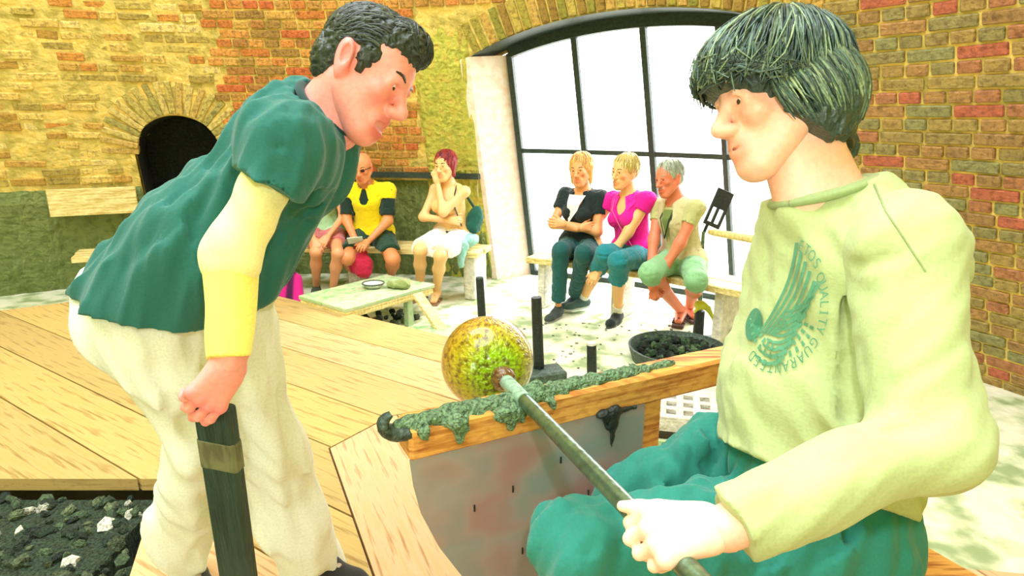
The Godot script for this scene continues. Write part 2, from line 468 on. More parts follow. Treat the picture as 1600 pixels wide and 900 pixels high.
func bench(a0: float, a1: float, label: String, legs: Array, thick: bool) -> void:
	var b := thing("bench", label, "bench", CENTRE + Vector3(sin(deg_to_rad(a1)) * 4.7, 0, -cos(deg_to_rad(a1)) * 4.7), "visitors' benches along the wall")
	var n := int((a1 - a0) / 9.0) + 1
	for k in n:
		for j in 2:
			var g := Geo.new()
			var p := lerpf(a0, a1, float(k) / n) + 0.05; var q := lerpf(a0, a1, float(k + 1) / n) - 0.05
			var r := 4.52 + j * 0.2
			var f := func(az: float) -> Vector3: return CENTRE + Vector3(sin(deg_to_rad(az)) * r, 0.425, -cos(deg_to_rad(az)) * r)
			bar(g, f.call(p), f.call(q), 0.185, 0.05, 0.005)
			part("plank", g, M.cream_wood, b)
	for a in legs:
		var g := Geo.new()
		var t := Transform3D(Basis(Vector3.UP, -deg_to_rad(a)), CENTRE + Vector3(sin(deg_to_rad(a)) * 4.62, 0.2, -cos(deg_to_rad(a)) * 4.62))
		g.box(t, Vector3(0.11 if thick else 0.07, 0.398, 0.3), 0.01)
		part("leg", g, M.concrete, b)

func platform() -> void:
	var o := thing("platform", "raised work platform of wide yellow planks under the glassmakers", "platform", Vector3(-1.0, 0, -2.0))
	o.set_meta("kind", "structure")
	var deck := PackedVector2Array([Vector2(-0.41, -3.9), Vector2(-2.45, -5.2), Vector2(-4.5, -3.9), Vector2(-4.5, -2.19), Vector2(-1.36, -2.19), Vector2(-1.04, -1.3), Vector2(-1.04, 0.7), Vector2(2.4, 0.7), Vector2(2.4, -1.55), Vector2(1.2, -1.72), Vector2(0.45, -2.1), Vector2(-0.03, -2.98)])
	var u := Vector2(-0.83, -0.557).normalized()
	var v := Vector2(0.557, -0.83).normalized()
	var w := Vector2(0.41, 0.91).normalized()
	var x := Vector2(w.y, -w.x)
	# the front field of boards turns towards the camera, the others run to the far left
	var corner := Vector2(-0.77, -2.43)
	var far := 9.0
	var front := PackedVector2Array([corner, corner + w * far, corner + w * far + x * far, corner + v * 0.33 + x * far, corner + v * 0.36])
	var planks := []
	var rows := [-3.2, -2.6, -2.0, -1.4, -0.8, -0.3, 0.1, 0.4, 0.71, 1.02, 1.31, 1.6, 1.93, 2.26, 2.6, 2.97]
	for k in rows.size() - 1:
		var p0: Vector2 = v * rows[k]; var p1: Vector2 = v * rows[k + 1]
		planks.append([PackedVector2Array([p0 + u * 9.0, p1 + u * 9.0, p1 - u * 6.0, p0 - u * 6.0]), false, atan2(-u.y, u.x)])
	for k in 10:
		var p0 := corner + x * (k * 0.34); var p1 := corner + x * (k * 0.34 + 0.34)
		planks.append([PackedVector2Array([p0 - w * 3.0, p1 - w * 3.0, p1 + w * far, p0 + w * far]), true, atan2(-w.y, w.x)])
	for pk in planks:
		var polys: Array = Geometry2D.intersect_polygons(pk[0], deck)
		var fit := []
		for q in polys:
			if pk[1]: fit.append_array(Geometry2D.intersect_polygons(q, front))
			else: fit.append_array(Geometry2D.clip_polygons(q, front))
		for q: PackedVector2Array in fit:
			for r: PackedVector2Array in Geometry2D.offset_polygon(q, -0.004):
				if r.size() < 3: continue
				var mid := Vector2.ZERO
				for e in r: mid += e / r.size()
				var b := Basis(Vector3.UP, pk[2])
				var g := Geo.new()
				# local frame: x along the board
				var loc := PackedVector2Array()
				for e in r:
					var d := b.inverse() * Vector3(e.x - mid.x, 0, e.y - mid.y)
					loc.append(Vector2(d.x, -d.z))
				var yellow := clampf((-mid.x - 0.6) * 0.9, 0.0, 1.0)
				g.col = lin(tone(rgb(222, 188, 144).lerp(rgb(202, 178, 112), yellow), 0.05))
				g.prism(loc, 0.05, Transform3D(Basis(Vector3(1, 0, 0), Vector3(0, 0, -1), Vector3(0, 1, 0)), Vector3(0, -0.05, 0)))
				node("plank", g.mesh(), M.plank, o, Transform3D(b, Vector3(mid.x + 1.0, DECK, mid.y + 2.0)))
	var under: Array = Geometry2D.offset_polygon(deck, -0.03)
	var g := Geo.new()
	g.prism(under[0], DECK - 0.051, Transform3D(Basis(Vector3(1, 0, 0), Vector3(0, 0, 1), Vector3(0, -1, 0)), Vector3(0, DECK - 0.051, 0)))
	part("substructure", g, M.under, o)
	# bed of cinders beside the boards
	g = Geo.new()
	g.col = lin(rgb(58, 78, 56))
	g.box(Transform3D(Basis(), Vector3(-2.75, 0.09, -0.75)), Vector3(2.8, 0.18, 2.82), 0.0)
	g.box(Transform3D(Basis(), Vector3(-1.2, 0.09, -0.6)), Vector3(0.3, 0.18, 1.4), 0.0)
	for k in 900:
		var p := Vector3(rng.randf_range(-3.2, -1.08), 0.185, rng.randf_range(-2.16, -1.2))
		if p.x > -1.36 and p.z < -2.16 + (p.x + 1.36) / 0.32 * 0.9: continue
		var s := rng.randf_range(0.012, 0.04)
		var pale := rng.randf() < 0.09
		g.col = lin(tone(rgb(216, 218, 200) if pale else [rgb(52, 74, 52), rgb(76, 98, 70), rgb(96, 112, 80), rgb(40, 56, 44)][rng.randi() % 4], 0.2))
		g.lump(p, Vector3(s, s * 0.6, s * rng.randf_range(0.6, 1.0)), Basis.from_euler(Vector3(rng.randf(), rng.randf() * 6, rng.randf())), k, 6)
	var c := node("cinder_bed", g.mesh(), M.cinder, self)
	tag(c, "dark green bed of cinders with pale chips beside the yellow boards", "cinders", "", "stuff")
# ---------------------------------------------------------------- the glassmaker's bench, tools and odds and ends
func ball_field(c: Color, pts: Array, k := 0.01) -> Field:
	var f := field(lin(c), k)
	for p in pts: f.ell(p[0], p[1], p[2] if p.size() > 2 else Basis.IDENTITY)
	return f
func furniture() -> void:
	var L := Vector3(-0.205, 0, -1.163)
	var d := Vector3(0.89, 0, -0.4565).normalized()     # along the rail, away from the blowing end
	var e := Vector3(0.4565, 0, 0.89).normalized()      # across the bench, towards the viewer
	var U := Vector3.UP
	var o := thing("glassmaker_bench", "wooden glassmaker's bench with crusted iron rail and grey metal shield", "workbench", L + d * 0.5 + U * DECK)
	var rp := func(s: float, h: float, w: float) -> Vector3: return L + d * s + e * w + U * h
	var g := Geo.new()
	bar(g, rp.call(0.0, 0.955, -0.045), rp.call(1.35, 0.955, -0.045), 0.085, 0.075, 0.008)
	part("rail", g, M.timber, o).set_meta("label", "orange wooden arm rail")
	# iron bar on the rail, encrusted with glass and soot
	var f := field(Color.WHITE, 0.008)
	for k in 24:
		var s0 := k * 0.03 - 0.01
		var r := 0.017 if k < 15 else lerpf(0.017, 0.008, (k - 15) / 9.0)
		f.cap(rp.call(s0, 0.992, -0.03 - 0.012 * (k / 24.0)), rp.call(s0 + 0.03, 0.992, -0.03 - 0.012 * ((k + 1) / 24.0)), r, r, U, 1.15)
	for q in [[0.03, 0.965, 0.012], [0.1, 0.955, 0.018], [0.115, 0.968, 0.014], [0.22, 0.95, 0.018], [0.245, 0.965, 0.02], [0.2, 0.975, 0.014], [0.33, 0.97, 0.01]]:
		f.cap(rp.call(q[0], 0.985, 0.004), rp.call(q[0] + 0.004, q[1], 0.006), q[2] * 0.8, q[2] * 0.45)
	f.cap(rp.call(0.29, 1.0, -0.03), rp.call(0.31, 1.018, -0.035), 0.014, 0.008)
	var nz := FastNoiseLite.new(); nz.frequency = 28.0; nz.fractal_octaves = 3; nz.seed = 4
	f.folds = [[nz, Basis.IDENTITY, 0.012]]
	skin_job("crust", [[f, 0.005]], M.crust, o).set_meta("label", "green grey crust of glass and soot")
	g = Geo.new()
	var hook := []
	for k in 9:
		var a := lerpf(0.0, 2.6, k / 8.0)
		hook.append(rp.call(0.02 - 0.04 - sin(a) * 0.038 + 0.012, 0.99 - 0.012 + (cos(a) - 1.0) * -0.024, -0.03))
	hook.push_front(rp.call(0.12, 0.978, -0.03))
	g.tube(hook, [0.017, 0.017, 0.017, 0.016, 0.015, 0.013, 0.012, 0.011, 0.009, 0.006], 10, true, 1.6, U)
	part("hook", g, M.iron, o)
	f = field(Color.WHITE, 0.006)
	f.cap(rp.call(0.455, 0.925, 0.004), rp.call(0.56, 0.925, 0.004), 0.006)
	f.cap(rp.call(0.5, 0.925, 0.006), rp.call(0.495, 0.835, 0.006), 0.017, 0.003, e, 1.6)
	f.cap(rp.call(0.47, 0.925, 0.006), rp.call(0.478, 0.89, 0.006), 0.009, 0.003)
	f.folds = [[nz, Basis.IDENTITY, 0.007]]
	skin_job("drip", [[f, 0.004]], M.dark_iron, o)
	# sheet metal shield that hangs under the rail
	g = Geo.new()
	var sh := Transform3D(Basis(d, U, e), rp.call(0, 0, -0.012))
	g.prism(PackedVector2Array([Vector2(0.0, 0.922), Vector2(0.006, 0.86), Vector2(0.02, 0.79), Vector2(0.058, 0.695), Vector2(0.105, 0.61), Vector2(0.17, 0.5), Vector2(0.24, 0.38), Vector2(0.6, 0.38), Vector2(0.6, 0.922)]), 0.006, sh)
	part("heat_shield", g, M.shield, o).set_meta("label", "grey and reddish sheet metal shield")
	for q in [[0.235, 0.79], [0.36, 0.83], [0.14, 0.77], [0.26, 0.62], [0.44, 0.72]]:
		g = Geo.new(); g.box(Transform3D(Basis(d, U, e), rp.call(q[0], q[1], -0.004)), Vector3(0.003, 0.016, 0.003), 0.0)
		part("scratch_mark", g, M.dark_iron, o)
	for s in [0.0, 1.0]:
		g = Geo.new()
		if s == 0.0: g.box(Transform3D(Basis(d, U, e), rp.call(0.63, (0.918 + DECK) / 2, -0.05)), Vector3(0.06, 0.918 - DECK, 0.075), 0.005)
		else: g.box(Transform3D(Basis(d, U, e), rp.call(1.28, (0.918 + DECK) / 2, -0.05)), Vector3(0.06, 0.918 - DECK, 0.075), 0.005)
		part("post", g, M.timber, o)
	g = Geo.new()
	var back := Vector3(0.81, 0, -1.15)
	var sc := back - d * 0.17 + e * 0.02 + U * 0.725
	g.box(Transform3D(Basis(d, U, e), sc), Vector3(0.4, 0.05, 0.98), 0.006)
	part("seat", g, M.timber, o)
	for s in [-1.0, 1.0]:
		for w in [-0.4, 0.4]:
			g = Geo.new()
			g.box(Transform3D(Basis(d, U, e), Vector3(sc.x, (0.7 + DECK) / 2, sc.z) + d * s * 0.15 + e * w), Vector3(0.06, 0.7 - DECK, 0.06), 0.004)
			part("leg", g, M.timber, o)

	# blowpipe with its glass
	var hand := at(1000, 812, 0.92)
	var neck := at(787, 592, 1.52)
	var ax := (neck - hand).normalized()
	var end := hand - ax * 0.24
	o = thing("blowpipe", "steel blowpipe with round amber and lime green glass bulb at its end", "blowpipe", hand)
	g = Geo.new()
	g.tube([end, neck - ax * 0.14, neck - ax * 0.14, neck - ax * 0.02], [0.0155, 0.0155, 0.0165, 0.0165], 20)
	part("pipe", g, M.steel, o)
	g = Geo.new()
	g.tube([neck - ax * 0.15, neck - ax * 0.01], [0.0172, 0.0172], 20)
	part("pipe_tip", g, mat(rgb(150, 186, 160), 0.5, Vector3(6, 6, 6), grey(0.8, 1.1), 0.03, 3, 0.1), o)
	var bx := frame(neck, Vector3.UP.cross(ax), ax)
	g = Geo.new()
	g.col = lin(rgb(120, 84, 44))
	g.lathe([Vector2(0.001, -0.025), Vector2(0.018, -0.024), Vector2(0.026, -0.012), Vector2(0.031, 0.0), Vector2(0.029, 0.012), Vector2(0.022, 0.02), Vector2(0.02, 0.03), Vector2(0.026, 0.045)], 32, bx)
	var gl := mat(Color.WHITE, 0.12, Vector3(4.5, 4.5, 4.5), [[0.25, Color(0.55, 0.42, 0.25)], [0.45, Color(0.95, 0.9, 0.7)], [0.7, Color(1.2, 1.15, 0.9)]], 0.05, 4, 0.5, true, 0.09)
	gl.clearcoat_enabled = true; gl.clearcoat = 0.8; gl.clearcoat_roughness = 0.05
	gl.subsurf_scatter_enabled = true; gl.subsurf_scatter_strength = 0.25
	part("glass_neck", g, gl, o)
	g = Geo.new()
	var RB := 0.119
	var m := 40
	for k in m:
		var prof := []
		var th0 := lerpf(0.2, PI, float(k) / m)
		for q in 2:
			var th := lerpf(0.2, PI, float(k + q) / m)
			prof.append(Vector2(maxf(sin(th) * RB, 0.0005), -cos(th) * RB * 0.97 + RB + 0.02))
		var w := th0 / PI
		var cc := rgb(150, 200, 20).lerp(rgb(196, 190, 30), smoothstep(0.12, 0.3, w)).lerp(rgb(206, 170, 40), smoothstep(0.28, 0.45, w)).lerp(rgb(130, 96, 40), smoothstep(0.45, 0.7, w))
		g.col = lin(cc)
		var n0 := g.nn.size()
		g.lathe(prof, 56, bx)
		var cen := bx * Vector3(0, RB + 0.02, 0)
		for i in range(n0, g.nn.size()): g.nn[i] = (g.v[i] - cen).normalized()
	part("glass_bulb", g, gl, o)

	# wooden paddle held by the bending man
	var top := at(334, 630, 1.285); var foot := at(386, 985, 1.52)
	foot.y = DECK + 0.012
	o = thing("paddle", "long dark soaked wooden paddle under the bending man's hand", "paddle", foot)
	var px := cv(1, 0, 0.25).normalized()
	var ay := (top - foot).normalized()
	px = (px - ay * ay.dot(px)).normalized()
	var tr := frame((top + foot) / 2, px, ay)
	var ln := top.distance_to(foot)
	g = Geo.new()
	g.box(tr, Vector3(0.086, ln, 0.03), 0.006)
	part("blade", g, mat(rgb(36, 62, 50), 0.6, Vector3(9, 0.8, 9), [[0.2, Color(0.6, 0.7, 0.65)], [0.6, Color.WHITE], [0.85, Color(1.35, 1.3, 1.2)]], 0.02, 4, 0.15, false), o)
	g = Geo.new()
	g.box(tr * Transform3D(Basis(), Vector3(0, ln / 2 - 0.118, 0)), Vector3(0.089, 0.075, 0.033), 0.006)
	part("worn_band", g, mat(rgb(112, 116, 80), 0.75, Vector3(9, 3, 9), grey(0.75, 1.1), 0.02, 4, 0.1, false), o)

	# iron stakes on the hall floor
	for q in [[Vector3(-0.22, 0, -4.6), 0.44, 0.032, "short black iron stake rising behind the glass bulb", false], [Vector3(0.17, 0, -3.67), 0.56, 0.034, "tall black iron stake in a dark base block right of the glass bulb", true], [Vector3(0.47, 0, -3.45), 0.34, 0.03, "stub of black iron stake with a pale top behind the middle of the rail", false]]:
		o = thing("iron_stake", q[3], "stake", q[0], "iron stakes behind the rail")
		g = Geo.new()
		var lean := Vector3(-0.045, 1, 0).normalized()
		g.tube([q[0] + lean * 0.0, q[0] + lean * q[1]], [q[2], q[2] * 0.92], 14)
		part("shaft", g, M.dark_iron, o)
		g = Geo.new()
		if q[4]:
			g.box(Transform3D(Basis(Vector3.UP, 0.3), q[0] + Vector3(0.03, 0.055, 0.02)), Vector3(0.24, 0.11, 0.16), 0.012)
			part("base_block", g, M.iron, o)
		else:
			g.tube([q[0] + lean * q[1], q[0] + lean * (q[1] + 0.012)], [q[2] * 0.9, q[2] * 0.8], 14)
			part("top", g, M.concrete if q[1] < 0.4 else M.iron, o)
			g = Geo.new()
			g.tube([q[0], q[0] + U * 0.02], [0.07, 0.06], 16)
			part("foot_plate", g, M.iron, o)

	# tool stand with a slotted black plate
	var sb := Vector3(1.381, 0, -4.5)
	o = thing("tool_stand", "thin metal stand with slotted black plate and yellow rag beside man in sandals", "tool stand", sb)
	g = Geo.new()
	var pt := at(1099, 362, 4.72)
	g.tube([sb + U * 0.18, pt], [0.017, 0.013], 12)
	part("pole", g, M.steel, o)
	g = Geo.new()
	g.tube([sb + U * 0.012, sb + U * 0.22], [0.04, 0.036], 14)
	g.box(Transform3D(Basis(U, 0.2), sb + U * 0.01 + Vector3(0.04, 0, 0.02)), Vector3(0.18, 0.02, 0.1), 0.003)
	part("sleeve", g, M.dark_iron, o)
	var pc := at(1123, 325, 4.7)
	var pb := frame(pc, cv(0.93, -0.36, -0.2), cv(0.36, 0.93, 0.1))
	g = Geo.new()
	g.box(pb * Transform3D(Basis(), Vector3(0, 0.065, 0)), Vector3(0.135, 0.14, 0.015), 0.002)
	g.box(pb * Transform3D(Basis(), Vector3(0, -0.13, 0)), Vector3(0.135, 0.03, 0.015), 0.002)
	for k in 3: g.box(pb * Transform3D(Basis(), Vector3(-0.056 + k * 0.053 + (0.006 if k == 2 else 0.0), -0.06, 0)), Vector3(0.022, 0.115, 0.015), 0.0)
	g.tube([pb * Vector3(-0.03, -0.14, 0), pt - U * 0.02], [0.014, 0.012], 8)
	part("slotted_plate", g, M.dark_iron, o)
	f = field(lin(rgb(204, 208, 70)), 0.008)
	f.ell(sb + U * 0.265, Vector3(0.045, 0.035, 0.045))
	f.cap(sb + Vector3(0.03, 0.26, 0.02), sb + Vector3(0.085, 0.19, 0.02), 0.018, 0.008); f.cap(sb + Vector3(0.06, 0.25, 0.02), sb + Vector3(0.1, 0.14, 0.03), 0.012, 0.006)
	f.cap(sb + Vector3(-0.02, 0.26, 0.03), sb + Vector3(-0.05, 0.22, 0.04), 0.015, 0.008)
	skin_job("rag", [[f, 0.006]], M.cloth, o)
	# wooden handrail by the window
	var h0 := at(1108, 362, 4.68); var h1 := at(1196, 377, 4.3); var h2 := h1 + (h1 - h0) * 1.5
	o = thing("handrail", "pale round wooden handrail in front of window at shoulder of sitting man", "handrail", Vector3(h2.x, 0, h2.z))
	g = Geo.new(); g.tube([h0, h0 + (h1 - h0) * 0.1, h1, h2], [0.018, 0.026, 0.03, 0.03], 12); part("rail", g, M.cream_wood, o)
	for q in [h1 + (h1 - h0) * 0.25, h2 - (h2 - h1) * 0.1]:
		g = Geo.new(); g.tube([Vector3(q.x, 0, q.z), q], [0.025, 0.025], 12); part("post", g, M.cream_wood, o)

	# round pan of coals on the floor
	var pnc := Vector3(1.12, 0, -4.08)
	o = thing("coal_pan", "low round iron pan full of dark coals behind the rail", "pan", pnc)
	g = Geo.new()
	g.lathe([Vector2(0.001, 0.0), Vector2(0.3, 0.0), Vector2(0.33, 0.1), Vector2(0.315, 0.1), Vector2(0.29, 0.03), Vector2(0.001, 0.03)], 40, Transform3D(Basis(), pnc))
	part("pan", g, M.iron, o)
	g = Geo.new()
	for k in 170:
		var a := rng.randf() * TAU; var r := sqrt(rng.randf()) * 0.27
		var s := rng.randf_range(0.018, 0.036)
		g.col = lin(tone([rgb(36, 56, 38), rgb(54, 82, 52), rgb(84, 112, 72), rgb(28, 42, 32)][rng.randi() % 4], 0.15))
		g.lump(pnc + Vector3(cos(a) * r, 0.06 + (0.27 - r) * 0.2 + rng.randf() * 0.02, sin(a) * r), Vector3(s, s * 0.8, s), Basis.from_euler(Vector3(rng.randf() * 3, rng.randf() * 3, 0)), k, 6)
	tag(part("coals", g, M.cinder, o), "", "", "", "stuff")
	g = Geo.new(); g.col = lin(rgb(190, 190, 160)); g.lump(Vector3(1.6, 0.045, -4.48), Vector3(0.07, 0.055, 0.06), Basis.IDENTITY, 5, 10)
	tag(node("stone", g.mesh(), M.cinder, self), "lone pale stone on the bright floor under bench at right", "stone")

	# perforated block and boards seen under the rail
	var pf := Vector3(0.9, 0, -2.86)
	var yb := Basis(U, -0.25)
	o = thing("perforated_block", "cream block with square dark holes seen under the bench rail", "block", pf)
	g = Geo.new()
	for k in 5: g.box(Transform3D(yb, pf + yb * Vector3(-0.16 + k * 0.08, 0.2, 0)), Vector3(0.034, 0.08, 0.3), 0.003)
	for k in 4: g.box(Transform3D(yb, pf + yb * Vector3(0, 0.2, -0.135 + k * 0.09)), Vector3(0.35, 0.078, 0.036), 0.003)
	part("lattice", g, M.concrete, o)
	g = Geo.new(); g.box(Transform3D(yb, pf + U * 0.142), Vector3(0.36, 0.034, 0.31), 0.003); part("base", g, M.under, o)
	for k in 3:
		g = Geo.new()
		g.box(Transform3D(yb * Basis(U, 0.06 * k - 0.05), Vector3(0.9 + 0.02 * k, 0.021 + 0.0405 * k, -2.83)), Vector3(0.62, 0.04, 0.34 - 0.03 * k), 0.003)
		tag(node("board", g.mesh(), M.sheet, self), ["lowest grey green board under the perforated block", "middle grey green board under the perforated block", "topmost grey green board, carrying the perforated block"][k], "board", "boards under the perforated block")

	# low table of boards over a hollow, with things on it
	var D := Vector3(-1.163, 0, -4.281)
	var u := Vector3(-0.785, 0, -0.62).normalized(); var v := Vector3(0.62, 0, -0.785).normalized()
	o = thing("low_table", "low pale green table of boards, open and dark underneath, before the bench", "table", D + u * 0.28 + v * 0.42)
	for k in 4:
		g = Geo.new()
		bar(g, D + u * (0.07 + k * 0.142) + U * 0.285, D + u * (0.07 + k * 0.142) + v * (0.88 - 0.02 * (k % 2)) + U * 0.285, 0.136, 0.03, 0.004)
		part("board", g, M.sheet, o)
	g = Geo.new(); bar(g, D + u * 0.02 + U * 0.245, D + u * 0.02 + v * 0.86 + U * 0.245, 0.035, 0.05, 0.004); bar(g, D + U * 0.245 + u * 0.03 + v * 0.02, D + u * 0.55 + v * 0.02 + U * 0.245, 0.035, 0.05, 0.004)
	part("apron", g, M.cream_wood, o)
	for q in [Vector2(0.04, 0.06), Vector2(0.04, 0.62), Vector2(0.53, 0.06), Vector2(0.53, 0.83)]:
		g = Geo.new(); g.box(frame(D + u * q.x + v * q.y + U * 0.135, v, U), Vector3(0.055, 0.268, 0.055), 0.004); part("leg", g, M.sheet, o)
	g = Geo.new()
	for k in 60:
		g.col = lin(tone([rgb(30, 44, 34), rgb(56, 74, 58), rgb(120, 132, 112)][rng.randi() % 3], 0.2))
		var s := rng.randf_range(0.02, 0.05)
		g.lump(D + u * rng.randf_range(0.08, 0.5) + v * rng.randf_range(0.05, 0.8) + U * s * 0.6, Vector3(s, s * 0.7, s), Basis.from_euler(Vector3(rng.randf() * 3, rng.randf() * 3, 0)), k, 6)
	tag(node("rubble", g.mesh(), M.cinder, get_node("floor")), "", "", "", "stuff")
	var q0 := D + u * 0.3 + v * 0.5 + U * 0.301
	o = thing("bowl", "round metal bowl with dark rim on the low green table", "bowl", q0)
	g = Geo.new()
	g.lathe([Vector2(0.001, 0.0), Vector2(0.05, 0.0), Vector2(0.085, 0.035), Vector2(0.08, 0.037), Vector2(0.048, 0.008), Vector2(0.001, 0.008)], 28, Transform3D(Basis(), q0)); part("dish", g, M.concrete, o)
	g = Geo.new()
	for k in 28: g.tube([q0 + Vector3(cos(TAU * k / 28) * 0.083, 0.037, sin(TAU * k / 28) * 0.083), q0 + Vector3(cos(TAU * (k + 1) / 28) * 0.083, 0.037, sin(TAU * (k + 1) / 28) * 0.083)], [0.006, 0.006], 6, false)
	part("rim", g, M.iron, o.get_node("dish"))
	var q1 := D + u * 0.13 + v * 0.62 + U * 0.301
	f = ball_field(rgb(140, 152, 92), [[q1 + U * 0.03, Vector3(0.07, 0.03, 0.06)], [q1 + Vector3(0.05, 0.035, 0.02), Vector3(0.04, 0.035, 0.04)], [q1 + Vector3(-0.06, 0.025, -0.02), Vector3(0.05, 0.025, 0.04)]])
	f.folds = [[nz, Basis.IDENTITY * 0.6, 0.015]]
	f.cuts = [Plane(Vector3.DOWN, -q1.y)]
	var rg := skin_job("rag", [[f, 0.008]], M.cloth, self); tag(rg, "crumpled olive rag on the low green table", "rag")
	g = Geo.new(); bar(g, D + v * 0.66 - u * 0.02 + U * 0.27, D + v * 0.62 - u * 0.34 + U * 0.03, 0.09, 0.03, 0.004)
	tag(node("plank", g.mesh(), M.cream_wood, self), "short yellow plank leaning on the edge of the low green table", "plank")
	g = Geo.new(); g.box(frame(D - u * 0.33 + v * 0.37 + U * 0.03, v, U), Vector3(0.72, 0.06, 0.5), 0.008)
	tag(node("stone_slab", g.mesh(), M.sheet, self), "flat grey green stone slab between the plank platform and the low table", "slab")

	# magenta bag behind the edge of the platform
	var bg := Vector3(-2.02, 0, -5.35)
	o = thing("bag", "magenta and dark purple padded bag behind the platform edge at left", "bag", bg)
	f = field(lin(rgb(206, 16, 128)), 0.012)
	for k in 7:
		f.color = lin(rgb(206, 16, 128) if k % 2 == 0 else rgb(70, 10, 60))
		var x := -0.2 + k * 0.066
		f.cap(bg + Vector3(x, 0.05, 0.1), bg + Vector3(x * 0.7 + 0.02, 0.34 - absf(x) * 0.5, -0.02), 0.052, 0.045)
	f.cuts = [Plane(Vector3.DOWN, -0.004)]
	skin_job("padding", [[f, 0.008]], M.cloth, o)
	g = Geo.new(); var hp := []
	for k in 9: hp.append(bg + Vector3(-0.1 + 0.2 * k / 8.0, 0.36 + 0.08 * sin(PI * k / 8.0), 0.0))
	g.col = lin(rgb(90, 12, 70)); g.tube(hp, [0.012], 8); part("handle", g, M.cloth, o)
	# crumbs and ash on the bright floor
	g = Geo.new()
	for k in 300:
		var p := Vector3(rng.randf_range(-0.3, 1.9), 0.004, rng.randf_range(-4.9, -3.2))
		var s := rng.randf_range(0.005, 0.016)
		g.col = lin(tone([rgb(170, 184, 150), rgb(200, 204, 180), rgb(136, 152, 124), rgb(222, 214, 190)][rng.randi() % 4], 0.15))
		g.lump(p, Vector3(s, s * 0.5, s), Basis(U, rng.randf() * 6), k, 6)
	tag(node("floor_crumbs", g.mesh(), M.cinder, get_node("floor")), "", "", "", "stuff")
